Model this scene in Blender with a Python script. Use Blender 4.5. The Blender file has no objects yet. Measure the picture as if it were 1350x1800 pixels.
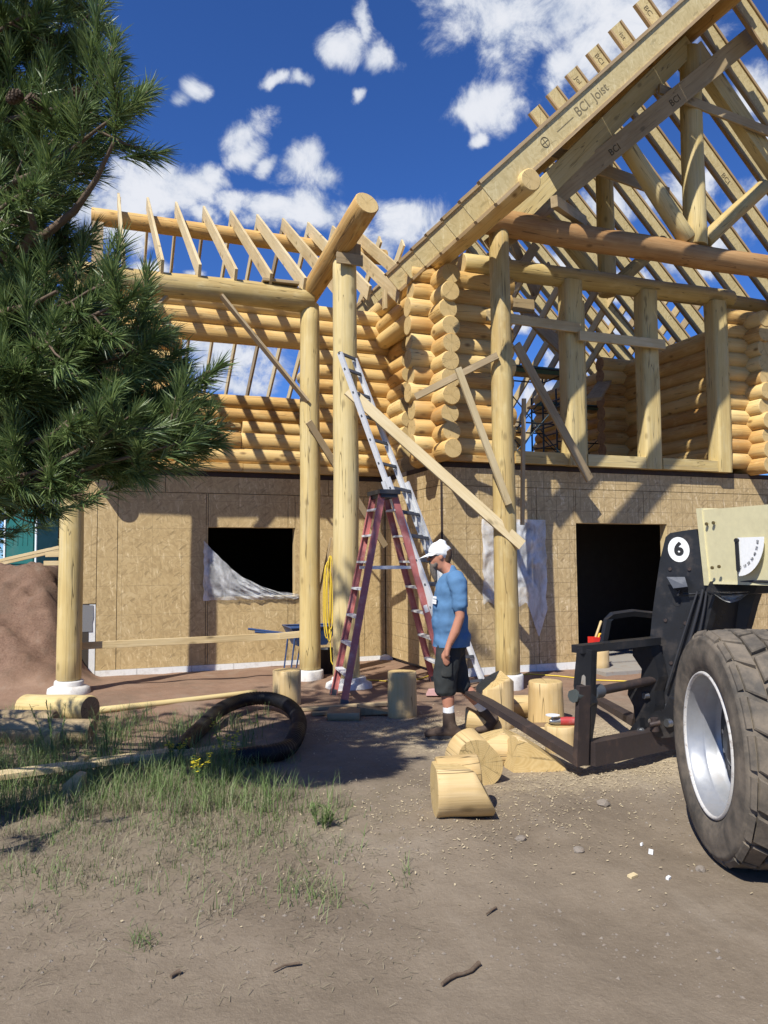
import bpy, bmesh, math, random
from mathutils import Vector, Matrix, noise
random.seed(7)
R = math.radians
sc = bpy.context.scene
col = sc.collection

# ------------------------------------------------------------------ camera
F_PX, EYE, PITCH, ROLL, YAW = 1350.0, 1.55, R(3.6), R(0.42), R(20.7)
fw = Vector((math.sin(YAW)*math.cos(PITCH), math.cos(YAW)*math.cos(PITCH), math.sin(PITCH)))
rt = Vector((math.cos(YAW), -math.sin(YAW), 0)); up = rt.cross(fw)
rt2 = rt*math.cos(ROLL) - up*math.sin(ROLL); up2 = up*math.cos(ROLL) + rt*math.sin(ROLL)
CAM = Vector((0, 0, EYE))
cd = bpy.data.cameras.new('camera'); cam = bpy.data.objects.new('camera', cd); col.objects.link(cam)
cd.sensor_fit = 'HORIZONTAL'; cd.sensor_width = 36.0; cd.lens = F_PX/1350*36.0
cd.clip_start = 0.05; cd.clip_end = 3000
m = Matrix((rt2, up2, -fw)).transposed().to_4x4(); m.translation = CAM
cam.matrix_world = m
sc.camera = cam

# ------------------------------------------------------------------ light
SUN_T = Vector((1.75, 1.5, -2.55)).normalized()          # direction the light travels
sun_el = math.asin(-SUN_T.z); sun_az = math.atan2(-SUN_T.x, -SUN_T.y)   # azimuth from +Y towards +X
sd = bpy.data.lights.new('sun', 'SUN'); sd.energy = 5.0; sd.angle = R(0.53); sd.color = (1.0, 0.965, 0.88)
so = bpy.data.objects.new('sun', sd); col.objects.link(so)
so.rotation_euler = SUN_T.to_track_quat('-Z', 'Y').to_euler()
sc.view_settings.view_transform = 'Standard'; sc.view_settings.look = 'None'
sc.view_settings.exposure = 0.36; sc.view_settings.gamma = 1.0; sc.view_settings.use_curve_mapping = False

def ray(px, py): return fw*F_PX + rt2*(px-675) + up2*(900-py)
def onY(px, py, y): d = ray(px, py); return CAM + d*(y/d.y)
def onX(px, py, x): d = ray(px, py); return CAM + d*(x/d.x)
def onZ(px, py, z): d = ray(px, py); return CAM + d*((z-EYE)/d.z)
def onD(px, py, dist): return CAM + ray(px, py)*(dist/F_PX)

# ------------------------------------------------------------------ node helper
class NT:
    def __init__(s, tree):
        s.t = tree; tree.nodes.clear()
    def n(s, typ, **k):
        nd = s.t.nodes.new(typ)
        for a, v in k.items():
            if a.startswith('i_'):
                key = a[2:]
                key = int(key) if key.isdigit() else key.replace('_', ' ')
                s.set(nd, key, v)
            else: setattr(nd, a, v)
        return nd
    def set(s, nd, key, v):
        if isinstance(v, bpy.types.NodeSocket): s.t.links.new(v, nd.inputs[key])
        else: nd.inputs[key].default_value = v
    def math(s, op, a, b=None, c=None, clamp=False):
        nd = s.t.nodes.new('ShaderNodeMath'); nd.operation = op; nd.use_clamp = clamp
        for i, v in enumerate((a, b, c)):
            if v is not None: s.set(nd, i, v)
        return nd.outputs[0]
    def vmath(s, op, a, b=None):
        nd = s.t.nodes.new('ShaderNodeVectorMath'); nd.operation = op
        s.set(nd, 0, a)
        if b is not None: s.set(nd, 1, b)
        return nd.outputs['Value' if op in ('LENGTH', 'DOT_PRODUCT', 'DISTANCE') else 'Vector']
    def noise(s, vec, scale, detail=4, rough=0.55, dist=0.0):
        nd = s.n('ShaderNodeTexNoise'); s.set(nd, 'Vector', vec)
        nd.inputs['Scale'].default_value = scale; nd.inputs['Detail'].default_value = detail
        nd.inputs['Roughness'].default_value = rough; nd.inputs['Distortion'].default_value = dist
        return nd.outputs['Fac']
    def mapr(s, v, a, b, c=0.0, d=1.0, smooth=True):
        nd = s.n('ShaderNodeMapRange'); nd.interpolation_type = 'SMOOTHSTEP' if smooth else 'LINEAR'
        s.set(nd, 0, v)
        for i, q in enumerate((a, b, c, d)): nd.inputs[i+1].default_value = q
        return nd.outputs[0]
    def ramp(s, v, stops):
        nd = s.n('ShaderNodeValToRGB'); s.set(nd, 0, v)
        el = nd.color_ramp.elements
        while len(el) > 1: el.remove(el[-1])
        el[0].position = stops[0][0]; el[0].color = (*stops[0][1], 1)
        for p, c in stops[1:]:
            e = el.new(p); e.color = (*c, 1)
        return nd.outputs[0]
    def mix(s, f, a, b, mode='MIX'):
        nd = s.n('ShaderNodeMix'); nd.data_type = 'RGBA'; nd.blend_type = mode
        s.set(nd, 0, f)
        s.set(nd, 6, a if isinstance(a, bpy.types.NodeSocket) else (*a, 1))
        s.set(nd, 7, b if isinstance(b, bpy.types.NodeSocket) else (*b, 1))
        return nd.outputs[2]
    def scale(s, vec, v):
        return s.vmath('MULTIPLY', vec, v)

def new_mat(name):
    mt = bpy.data.materials.new(name); mt.use_nodes = True
    nt = NT(mt.node_tree)
    out = nt.n('ShaderNodeOutputMaterial'); b = nt.n('ShaderNodeBsdfPrincipled')
    nt.t.links.new(b.outputs[0], out.inputs[0])
    return mt, nt, b
def bump(nt, b, h, strength=0.3, dist=0.01):
    nd = nt.n('ShaderNodeBump'); nd.inputs['Strength'].default_value = strength; nd.inputs['Distance'].default_value = dist
    nt.set(nd, 'Height', h); nt.t.links.new(nd.outputs[0], b.inputs['Normal'])

# ------------------------------------------------------------------ world: sky and clouds
w = bpy.data.worlds.new('World'); sc.world = w; w.use_nodes = True
nt = NT(w.node_tree)
out = nt.n('ShaderNodeOutputWorld')
sky = nt.n('ShaderNodeTexSky'); sky.sky_type = 'NISHITA'; sky.sun_disc = False
sky.sun_elevation = sun_el; sky.sun_rotation = sun_az
sky.altitude = 2600; sky.air_density = 1.15; sky.dust_density = 0.5; sky.ozone_density = 4.0
bg1 = nt.n('ShaderNodeBackground'); bg1.inputs[1].default_value = 0.068
skycol = nt.mix(1.0, sky.outputs[0], (0.58, 0.98, 1.66), 'MULTIPLY')
nt.set(bg1, 0, skycol)
tc = nt.n('ShaderNodeTexCoord')
dirv = nt.vmath('NORMALIZE', tc.outputs['Generated'])
sep = nt.n('ShaderNodeSeparateXYZ'); nt.set(sep, 0, dirv)
az = nt.math('ARCTAN2', sep.outputs[0], sep.outputs[1]); el = nt.math('ARCSINE', sep.outputs[2])
cmb = nt.n('ShaderNodeCombineXYZ'); nt.set(cmb, 0, az); nt.set(cmb, 1, el)
wn = nt.n('ShaderNodeTexNoise'); nt.set(wn, 'Vector', dirv); wn.inputs['Scale'].default_value = 7.0; wn.inputs['Detail'].default_value = 5
wob = nt.vmath('MULTIPLY', nt.vmath('SUBTRACT', wn.outputs['Color'], (0.5, 0.5, 0.5)), (0.13, 0.10, 0))
pos = nt.vmath('ADD', cmb.outputs[0], wob)
CL = [(880,30,110,62),(1000,25,130,62),(1060,105,85,50),(800,8,60,26),(985,140,40,26),(1130,40,90,60),
      (590,97,62,26),(640,62,18,28),(668,128,36,20),(322,132,26,26),(308,160,20,22),(512,158,28,13),(465,150,24,11),(620,180,14,10),
      (828,192,74,34),(800,205,50,22),(820,252,20,12),(418,222,44,27),(436,258,38,24),(470,288,24,14),
      (532,296,50,27),(585,318,36,22),(470,360,70,26),(560,362,62,28),(390,350,30,20),
      (318,312,60,36),(345,300,40,28),(265,330,80,40),(280,310,50,30),(215,370,70,40),(330,375,40,20),(700,392,66,36),(655,420,50,30),(745,412,32,22),(600,392,40,20),
      (255,468,44,20),(190,500,60,20),(345,480,20,8),(1325,165,46,34),(1345,230,40,22),(1165,330,70,30),(1240,420,90,40),(1320,350,50,30),(1080,350,40,40),
      (1010,640,40,24),(960,700,50,24),(1070,560,50,26),(940,560,30,20),(400,640,120,52),(420,690,90,30),(390,745,60,16),(960,470,60,30),(1130,480,70,30)]
fld = None
for (x, y, a, b) in CL:
    d = ray(x, y).normalized()
    c = (math.atan2(d.x, d.y), math.asin(d.z), 0)
    k = (F_PX/(a*1.32), F_PX/(b*1.32), 1.0)
    v = nt.math('SUBTRACT', 1.0, nt.vmath('LENGTH', nt.vmath('MULTIPLY', nt.vmath('SUBTRACT', pos, c), k)))
    fld = v if fld is None else nt.math('SMOOTH_MAX', fld, v, 0.12)
fb = nt.noise(dirv, 15.0, 11, 0.66, 0.35)
fb2 = nt.noise(nt.vmath('ADD', dirv, (3.1, 0.7, -0.06)), 13.0, 6, 0.6, 0.2)
# clouds over the rest of the sky, same look
far = nt.mapr(nt.noise(nt.scale(dirv, (1, 1, 2.2)), 3.4, 6, 0.6), 0.53, 0.71, -1.0, 0.7)
aw = nt.math('ABSOLUTE', nt.math('SUBTRACT', az, YAW))
outside = nt.math('MAXIMUM', nt.mapr(aw, 0.46, 0.56), nt.mapr(el, 0.66, 0.76))
fld2 = nt.math('MAXIMUM', fld, nt.math('SUBTRACT', far, nt.math('MULTIPLY', nt.math('SUBTRACT', 1.0, outside), 3.0)))
dens = nt.math('ADD', fld2, nt.math('MULTIPLY', nt.math('SUBTRACT', fb, 0.5), 2.3))
cov = nt.mapr(dens, 0.06, 0.72)
cov = nt.math('MULTIPLY', cov, 0.94)
lit = nt.mapr(nt.math('ADD', nt.math('MULTIPLY', fb, 0.65), nt.math('MULTIPLY', dens, 0.32)), 0.28, 0.72)
ccol = nt.ramp(lit, [(0.0, (0.42, 0.50, 0.66)), (0.5, (0.66, 0.71, 0.81)), (1.0, (0.86, 0.88, 0.93))])
bg2 = nt.n('ShaderNodeBackground'); nt.set(bg2, 0, ccol); bg2.inputs[1].default_value = 0.78
mxs = nt.n('ShaderNodeMixShader'); nt.set(mxs, 0, cov)
nt.t.links.new(bg1.outputs[0], mxs.inputs[1]); nt.t.links.new(bg2.outputs[0], mxs.inputs[2])
nt.t.links.new(mxs.outputs[0], out.inputs[0])

# ------------------------------------------------------------------ materials
def wood_mat(name, c_lo, c_mid, c_hi, knots=0.9, checks=0.7, rough=0.62, var=0.22, wear=None):
    mt, nt, b = new_mat(name)
    tc = nt.n('ShaderNodeTexCoord'); oi = nt.n('ShaderNodeObjectInfo')
    rnd = oi.outputs['Random']
    off = nt.n('ShaderNodeCombineXYZ'); nt.set(off, 2, nt.math('MULTIPLY', rnd, 37.0)); nt.set(off, 0, nt.math('MULTIPLY', rnd, 11.0))
    p = nt.vmath('ADD', tc.outputs['Object'], off.outputs[0])
    grain = nt.noise(nt.scale(p, (38, 38, 1.6)), 1.0, 5, 0.6, 0.3)
    fine = nt.noise(nt.scale(p, (150, 150, 5)), 1.0, 3, 0.6)
    big = nt.noise(nt.scale(p, (4, 4, 1.3)), 1.0, 3, 0.55)
    blot = nt.noise(nt.scale(p, (9, 9, 4.5)), 1.0, 3, 0.5)
    t = nt.math('ADD', nt.math('MULTIPLY', grain, 0.42), nt.math('ADD', nt.math('MULTIPLY', big, 0.5), nt.math('MULTIPLY', fine, 0.14)))
    t = nt.math('ADD', t, nt.math('MULTIPLY', nt.math('SUBTRACT', rnd, 0.5), var))
    c = nt.ramp(t, [(0.32, c_lo), (0.52, c_mid), (0.74, c_hi)])
    c = nt.mix(nt.mapr(blot, 0.52, 0.74, 0, 0.5), c, c_hi)
    vo = nt.n('ShaderNodeTexVoronoi'); vo.feature = 'F1'; nt.set(vo, 'Vector', nt.scale(p, (5, 5, 2.6))); vo.inputs['Scale'].default_value = 1.0
    kd = nt.math('ADD', vo.outputs['Distance'], nt.math('MULTIPLY', nt.math('SUBTRACT', fine, 0.5), 0.06))
    kn = nt.mapr(kd, 0.05, 0.19, knots, 0.0)
    c = nt.mix(kn, c, tuple(x*0.42 for x in c_lo))
    cr = nt.noise(nt.scale(p, (13, 13, 0.55)), 1.0, 2, 0.5, 0.1)
    ck = nt.mapr(nt.math('ABSOLUTE', nt.math('SUBTRACT', cr, 0.57)), 0.0, 0.009, checks, 0.0)
    c = nt.mix(ck, c, tuple(x*0.25 for x in c_lo))
    if wear:
        st = nt.noise(nt.scale(p, (16, 16, 1.1)), 1.0, 4, 0.65)
        c = nt.mix(nt.mapr(st, 0.5, 0.7, 0, wear[1]), c, wear[0])
    nt.set(b, 'Base Color', c); b.inputs['Roughness'].default_value = rough
    b.inputs['Specular IOR Level'].default_value = 0.3
    h = nt.math('ADD', nt.math('MULTIPLY', grain, 0.6), nt.math('ADD', nt.math('MULTIPLY', big, 1.2), nt.math('MULTIPLY', ck, -1.3)))
    bump(nt, b, h, 0.45, 0.012)
    return mt
LOG = wood_mat('peeled_log', (0.45, 0.245, 0.075), (0.60, 0.385, 0.136), (0.67, 0.49, 0.215), var=0.42, wear=((0.40, 0.31, 0.18), 0.30))
POST = wood_mat('pale_post_log', (0.43, 0.30, 0.115), (0.56, 0.425, 0.178), (0.63, 0.51, 0.26), 0.55, 0.8, var=0.3, wear=((0.38, 0.31, 0.19), 0.38))
TIE = wood_mat('weathered_orange_log', (0.20, 0.095, 0.034), (0.33, 0.175, 0.066), (0.44, 0.265, 0.115), 0.6, 0.7)
LUM = wood_mat('sawn_lumber', (0.44, 0.32, 0.155), (0.57, 0.44, 0.235), (0.66, 0.54, 0.33), 0.7, 0.25)
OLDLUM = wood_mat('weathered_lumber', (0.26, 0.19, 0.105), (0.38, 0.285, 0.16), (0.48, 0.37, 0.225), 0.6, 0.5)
FLANGE = wood_mat('joist_flange', (0.30, 0.20, 0.10), (0.40, 0.28, 0.15), (0.48, 0.35, 0.2), 0.2, 0.2)
STUMPM = wood_mat('stump_wood', (0.44, 0.29, 0.12), (0.55, 0.39, 0.18), (0.62, 0.47, 0.26), 0.6, 0.95)

def end_mat(name, c0, c1):
    mt, nt, b = new_mat(name)
    tc = nt.n('ShaderNodeTexCoord'); oi = nt.n('ShaderNodeObjectInfo')
    p = nt.scale(tc.outputs['Object'], (1, 1, 0))
    wob = nt.noise(tc.outputs['Object'], 9.0, 3, 0.5)
    r = nt.math('ADD', nt.vmath('LENGTH', p), nt.math('MULTIPLY', wob, 0.05))
    ring = nt.math('SINE', nt.math('MULTIPLY', r, 520.0))
    saw = nt.noise(nt.scale(tc.outputs['Object'], (60, 12, 3)), 1.0, 3, 0.6)
    t = nt.math('ADD', nt.math('MULTIPLY', ring, 0.12), nt.math('ADD', nt.math('MULTIPLY', saw, 0.5), nt.math('MULTIPLY', wob, 0.4)))
    c = nt.ramp(t, [(0.2, c0), (0.7, c1)])
    c = nt.mix(nt.mapr(r, 0.02, 0.06, 0.4, 0.0), c, tuple(x*0.6 for x in c0))
    sp = nt.n('ShaderNodeSeparateXYZ'); nt.set(sp, 0, p)
    ang = nt.math('ARCTAN2', sp.outputs[0], sp.outputs[1])
    an = nt.n('ShaderNodeCombineXYZ'); nt.set(an, 0, nt.math('MULTIPLY', ang, 1.0)); nt.set(an, 1, nt.math('MULTIPLY', oi.outputs['Random'], 20)); nt.set(an, 2, nt.math('MULTIPLY', wob, 0.3))
    cr = nt.noise(an.outputs[0], 2.1, 2, 0.5)
    c = nt.mix(nt.mapr(nt.math('ABSOLUTE', nt.math('SUBTRACT', cr, 0.55)), 0, 0.016, 0.65, 0), c, tuple(x*0.22 for x in c0))
    nt.set(b, 'Base Color', c); b.inputs['Roughness'].default_value = 0.75
    bump(nt, b, saw, 0.3, 0.006)
    return mt
ENDL = end_mat('log_end_grain', (0.47, 0.32, 0.12), (0.61, 0.45, 0.21))
ENDT = end_mat('orange_log_end', (0.36, 0.17, 0.06), (0.50, 0.27, 0.11))
ENDB = end_mat('brown_log_end', (0.20, 0.12, 0.06), (0.33, 0.22, 0.12))

def osb_mat(name, gx, gz, ca, cb, cc, gk=1.0):
    mt, nt, b = new_mat(name)
    geo = nt.n('ShaderNodeNewGeometry')
    p = geo.outputs['Position']
    sp = nt.n('ShaderNodeSeparateXYZ'); nt.set(sp, 0, p)
    ax = nt.math('ADD', sp.outputs[0], sp.outputs[1])
    q = nt.n('ShaderNodeCombineXYZ'); nt.set(q, 0, ax); nt.set(q, 1, sp.outputs[2])
    n1 = nt.noise(q.outputs[0], 3.0, 2)
    nwarp = nt.n('ShaderNodeTexNoise'); nt.set(nwarp, 'Vector', q.outputs[0]); nwarp.inputs['Scale'].default_value = 5.0; nwarp.inputs['Detail'].default_value = 2
    def flakes(rot, sx, sy, seed):
        mp = nt.n('ShaderNodeMapping'); nt.set(mp, 0, q.outputs[0]); mp.inputs['Rotation'].default_value = (0, 0, R(rot)); mp.inputs['Location'].default_value = (seed, seed*2, 0)
        wq_ = nt.vmath('ADD', mp.outputs[0], nt.vmath('MULTIPLY', nt.vmath('SUBTRACT', nwarp.outputs['Color'], (.5, .5, .5)), (.075, .075, 0)))
        v = nt.n('ShaderNodeTexVoronoi'); nt.set(v, 'Vector', nt.scale(wq_, (sx, sy, 1))); v.inputs['Scale'].default_value = 1.0
        return v.outputs['Color']
    f1 = flakes(71, 14, 46, 0.3); f2 = flakes(-38, 13, 52, 5.7); f3 = flakes(8, 9, 21, 9.1); f4 = flakes(84, 9, 75, 2.2); f5 = flakes(20, 16, 44, 3.9)
    s1 = nt.n('ShaderNodeSeparateColor'); nt.set(s1, 0, f1)
    s2 = nt.n('ShaderNodeSeparateColor'); nt.set(s2, 0, f2)
    s3 = nt.n('ShaderNodeSeparateColor'); nt.set(s3, 0, f3)
    sel = nt.mapr(s3.outputs[1], 0.45, 0.55)
    s5 = nt.n('ShaderNodeSeparateColor'); nt.set(s5, 0, f5)
    v0 = nt.n('ShaderNodeMix'); nt.set(v0, 0, nt.mapr(s3.outputs[0], 0.62, 0.68)); nt.set(v0, 2, s2.outputs[0]); nt.set(v0, 3, s5.outputs[0])
    v = nt.n('ShaderNodeMix'); nt.set(v, 0, sel); nt.set(v, 2, s1.outputs[0]); nt.set(v, 3, v0.outputs[0])
    s4 = nt.n('ShaderNodeSeparateColor'); nt.set(s4, 0, f4)
    t = nt.math('ADD', nt.math('MULTIPLY', v.outputs[0], 0.42), nt.math('ADD', nt.math('MULTIPLY', n1, 0.46), nt.mapr(s4.outputs[0], 0.90, 0.97, 0, 0.30)))
    c = nt.ramp(t, [(0.15, ca), (0.50, cb), (0.80, tuple(0.55*x+0.45*y for x, y in zip(cb, cc))), (0.93, cc)])
    dk = nt.mapr(s2.outputs[2], 0.955, 0.985, 0, 0.4)
    c = nt.mix(dk, c, tuple(x*0.45 for x in ca))
    stain = nt.noise(nt.scale(p, (0.9, 0.9, 0.7)), 1.0, 4, 0.6)
    c = nt.mix(nt.mapr(stain, 0.45, 0.75, 0, 0.22), c, tuple(x*0.7 for x in cb))
    def grid(co, step):
        f = nt.math('FRACT', nt.math('DIVIDE', co, step))
        return nt.mapr(nt.math('ABSOLUTE', nt.math('SUBTRACT', f, 0.5)), 0.5-0.0045/step, 0.5-0.002/step, 0, 1)
    g = nt.math('MULTIPLY', nt.math('MAXIMUM', grid(ax, gx), grid(sp.outputs[2], gz)), nt.mapr(n1, 0.35, 0.5, 0.42*gk, 0.80*gk))
    c = nt.mix(g, c, tuple(x*0.38 for x in ca))
    nt.set(b, 'Base Color', c); b.inputs['Roughness'].default_value = 0.6; b.inputs['Specular IOR Level'].default_value = 0.25
    bump(nt, b, t, 0.05, 0.002)
    return mt
OSBL = osb_mat('osb_sheathing', 0.406, 0.406, (0.38, 0.272, 0.132), (0.50, 0.365, 0.180), (0.70, 0.56, 0.33), 0.45)
OSBR = osb_mat('osb_grid_sheathing', 0.203, 0.203, (0.37, 0.265, 0.132), (0.48, 0.35, 0.175), (0.74, 0.60, 0.385))
WEB = osb_mat('joist_web_osb', 9.7, 9.3, (0.46, 0.36, 0.17), (0.56, 0.45, 0.23), (0.68, 0.58, 0.34))

def plain(name, colr, rough=0.6, metal=0.0, dirt=None, scale=8.0, bumpy=0.0, spec=0.4, dirt_lo=0.5, dirt_hi=0.72):
    mt, nt, b = new_mat(name)
    tc = nt.n('ShaderNodeTexCoord')
    n = nt.noise(tc.outputs['Object'], scale, 6, 0.65)
    n2 = nt.noise(tc.outputs['Object'], scale*6, 4, 0.6)
    c = nt.mix(nt.mapr(n2, 0.3, 0.7, 0.0, 0.25), colr, tuple(x*0.72 for x in colr))
    if dirt: c = nt.mix(nt.mapr(n, dirt_lo, dirt_hi, 0, dirt[1]), c, dirt[0])
    nt.set(b, 'Base Color', c); b.inputs['Roughness'].default_value = rough; b.inputs['Metallic'].default_value = metal
    b.inputs['Specular IOR Level'].default_value = spec
    nt.set(b, 'Roughness', nt.mapr(n, 0.3, 0.7, max(rough-0.1, 0.05), min(rough+0.14, 1.0)))
    if bumpy: bump(nt, b, nt.math('ADD', n, nt.math('MULTIPLY', n2, 0.5)), bumpy, 0.01)
    return mt
DIRTC = (0.24, 0.17, 0.115)
WHITE = plain('white_foam', (0.74, 0.74, 0.72), 0.8, dirt=(DIRTC, 0.35), bumpy=0.2)
CONC = plain('white_concrete', (0.66, 0.64, 0.60), 0.85, dirt=(DIRTC, 0.5), bumpy=0.4, scale=6)
GREYP = plain('grey_coating', (0.20, 0.20, 0.20), 0.8)
TAR = plain('dark_membrane', (0.045, 0.03, 0.025), 0.8)
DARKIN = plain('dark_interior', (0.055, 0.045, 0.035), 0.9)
SUBF = plain('subfloor', (0.38, 0.27, 0.15), 0.8)
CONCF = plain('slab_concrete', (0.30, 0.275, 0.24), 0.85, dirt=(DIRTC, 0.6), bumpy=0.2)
ALU = plain('brushed_aluminium', (0.72, 0.73, 0.74), 0.5, 0.18, dirt=((0.35, 0.33, 0.3), 0.35), scale=14)
ALUD = plain('dark_fittings', (0.10, 0.11, 0.13), 0.5, 0.3)
RED = plain('red_fibreglass', (0.48, 0.155, 0.14), 0.6, dirt=((0.58, 0.34, 0.31), 0.75), scale=5)
BLACKPL = plain('black_plastic', (0.035, 0.035, 0.04), 0.5)
BLACKM = plain('black_paint', (0.016, 0.017, 0.020), 0.36, dirt=((0.075, 0.06, 0.05), 0.45), scale=7, bumpy=0.08, spec=0.5)
RUSTM = plain('worn_brown_steel', (0.055, 0.042, 0.040), 0.55, 0.3, dirt=((0.12, 0.075, 0.055), 0.6), scale=9, bumpy=0.15)
CREAM = plain('cream_paint', (0.72, 0.655, 0.40), 0.42, dirt=((0.45, 0.38, 0.22), 0.35), scale=4, bumpy=0.04)
CREAMR = plain('cream_sticker_white', (0.82, 0.82, 0.80), 0.5)
INK = plain('black_ink', (0.018, 0.018, 0.02), 0.6)
PENC = plain('joist_print_ink', (0.20, 0.16, 0.09), 0.8)
PENCD = plain('dark_joist_print_ink', (0.10, 0.075, 0.04), 0.8)
TYRE = plain('dusty_rubber', (0.070, 0.062, 0.052), 0.85, dirt=((0.22, 0.178, 0.132), 0.8), scale=7, bumpy=0.3, dirt_lo=0.32, dirt_hi=0.70)
GROOVE = plain('clean_rubber', (0.02, 0.02, 0.02), 0.85, bumpy=0.2)
RIM = plain('silver_rim', (0.34, 0.35, 0.37), 0.45, 0.45, dirt=((0.34, 0.30, 0.27), 0.35), scale=6)
RIMEDGE = plain('chipped_rim_edge', (0.62, 0.60, 0.57), 0.6, 0.2, dirt=((0.20, 0.14, 0.11), 0.8), scale=30)
STEEL = plain('steel', (0.42, 0.43, 0.44), 0.35, 0.9, dirt=((0.15, 0.12, 0.1), 0.6))
BOLTM = plain('brown_bolt', (0.16, 0.12, 0.05), 0.5, 0.4)
PIPE = plain('black_corrugated_plastic', (0.009, 0.009, 0.010), 0.5, spec=0.25, dirt=((0.035, 0.032, 0.03), 0.4), scale=5)
BLUEP = plain('blue_paint', (0.035, 0.075, 0.19), 0.45, dirt=(DIRTC, 0.45))
YELCORD = plain('yellow_cord', (0.72, 0.52, 0.05), 0.5)
GREENP = plain('green_plastic', (0.018, 0.13, 0.12), 0.45, dirt=((0.08, 0.12, 0.1), 0.3), scale=3)
WHITEP = plain('white_plastic', (0.72, 0.74, 0.76), 0.4)
REDP = plain('red_plastic', (0.62, 0.025, 0.02), 0.4)
YELP = plain('yellow_plastic', (0.75, 0.42, 0.03), 0.5)
SKIN = plain('sunburnt_skin', (0.47, 0.215, 0.135), 0.55, dirt=((0.38, 0.14, 0.085), 0.5), scale=14, bumpy=0.05)
SHIRT = plain('blue_cotton', (0.095, 0.195, 0.345), 0.9, dirt=((0.075, 0.155, 0.28), 0.5), scale=9, bumpy=0.25, spec=0.1)
SHORT = plain('dark_grey_canvas', (0.040, 0.043, 0.043), 0.9, dirt=((0.07, 0.068, 0.06), 0.5), scale=10, bumpy=0.25, spec=0.1)
BOOT = plain('brown_boot_leather', (0.065, 0.042, 0.03), 0.75, dirt=((0.15, 0.11, 0.08), 0.6), scale=10, bumpy=0.2)
SOCK = plain('white_sock', (0.72, 0.72, 0.72), 0.9, bumpy=0.3, scale=30)
CAPM = plain('white_cap_cotton', (0.76, 0.76, 0.75), 0.85, bumpy=0.2, scale=20)
HAIR = plain('brown_hair', (0.10, 0.055, 0.03), 0.7, bumpy=0.6, scale=60)
BEARD = plain('grey_beard', (0.15, 0.125, 0.105), 0.8, bumpy=0.7, scale=60)
LENS = plain('dark_lens', (0.012, 0.012, 0.016), 0.12)
BARK = plain('pine_bark', (0.085, 0.058, 0.042), 0.9, dirt=((0.16, 0.105, 0.075), 0.8), scale=16, bumpy=0.9)
TWIGM = plain('twig_bark', (0.13, 0.09, 0.06), 0.9, dirt=((0.2, 0.16, 0.12), 0.6), scale=30, bumpy=0.5)
CONE = plain('cone_brown', (0.10, 0.065, 0.04), 0.8, scale=40, bumpy=0.5)
PAPER = plain('white_paper', (0.78, 0.78, 0.78), 0.8)
STONE = plain('grey_stone', (0.225, 0.19, 0.155), 0.9, dirt=(DIRTC, 0.6), scale=30, bumpy=0.5)
CHIP = plain('wood_chips', (0.44, 0.36, 0.23), 0.85, dirt=((0.35, 0.25, 0.15), 0.6), scale=20)
FLOWER = plain('yellow_petals', (0.70, 0.58, 0.03), 0.7)

def leafy(name, cols, rough=0.55, trans=0.25, scale=3.0):
    mt, nt, b = new_mat(name)
    geo = nt.n('ShaderNodeNewGeometry')
    r = geo.outputs['Random Per Island']
    n = nt.noise(geo.outputs['Position'], scale, 2)
    t = nt.math('ADD', nt.math('MULTIPLY', r, 0.45), nt.math('MULTIPLY', n, 0.55))
    c = nt.ramp(t, [(0.15 + 0.7*i/(len(cols)-1), q) for i, q in enumerate(cols)])
    nt.set(b, 'Base Color', c); b.inputs['Roughness'].default_value = rough
    out = [x for x in nt.t.nodes if x.type == 'OUTPUT_MATERIAL'][0]
    tr = nt.n('ShaderNodeBsdfTranslucent'); nt.set(tr, 0, c)
    mx = nt.n('ShaderNodeMixShader'); mx.inputs[0].default_value = trans
    nt.t.links.new(b.outputs[0], mx.inputs[1]); nt.t.links.new(tr.outputs[0], mx.inputs[2]); nt.t.links.new(mx.outputs[0], out.inputs[0])
    return mt
NEEDLE = leafy('pine_needles', [(0.050, 0.090, 0.030), (0.095, 0.150, 0.048), (0.17, 0.235, 0.075), (0.26, 0.32, 0.12)], 0.42, 0.28, 7.0)
FARLEAF = leafy('far_foliage', [(0.03, 0.05, 0.022), (0.06, 0.09, 0.04), (0.09, 0.12, 0.055)], 0.7, 0.2)
GRASSM = leafy('green_grass', [(0.075, 0.14, 0.035), (0.13, 0.21, 0.06), (0.20, 0.27, 0.09), (0.29, 0.31, 0.15)], 0.6, 0.3)
DRYM = leafy('dry_grass', [(0.13, 0.11, 0.07), (0.24, 0.205, 0.13), (0.38, 0.33, 0.22)], 0.8, 0.2)

def plastic_mat():
    mt, nt, b = new_mat('clear_plastic_sheet')
    geo = nt.n('ShaderNodeNewGeometry')
    n = nt.noise(nt.scale(geo.outputs['Position'], (6, 6, 3)), 1.0, 5, 0.6, 0.6)
    b.inputs['Base Color'].default_value = (0.84, 0.85, 0.86, 1); b.inputs['Roughness'].default_value = 0.25
    b.inputs['Specular IOR Level'].default_value = 0.6
    out = [x for x in nt.t.nodes if x.type == 'OUTPUT_MATERIAL'][0]
    tr = nt.n('ShaderNodeBsdfTransparent'); tr.inputs[0].default_value = (0.93, 0.95, 0.97, 1)
    mx = nt.n('ShaderNodeMixShader'); nt.set(mx, 0, nt.mapr(n, 0.3, 0.75, 0.30, 0.76))
    nt.t.links.new(tr.outputs[0], mx.inputs[1]); nt.t.links.new(b.outputs[0], mx.inputs[2]); nt.t.links.new(mx.outputs[0], out.inputs[0])
    bump(nt, b, n, 0.6, 0.03)
    return mt
PLAST = plastic_mat()

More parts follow.
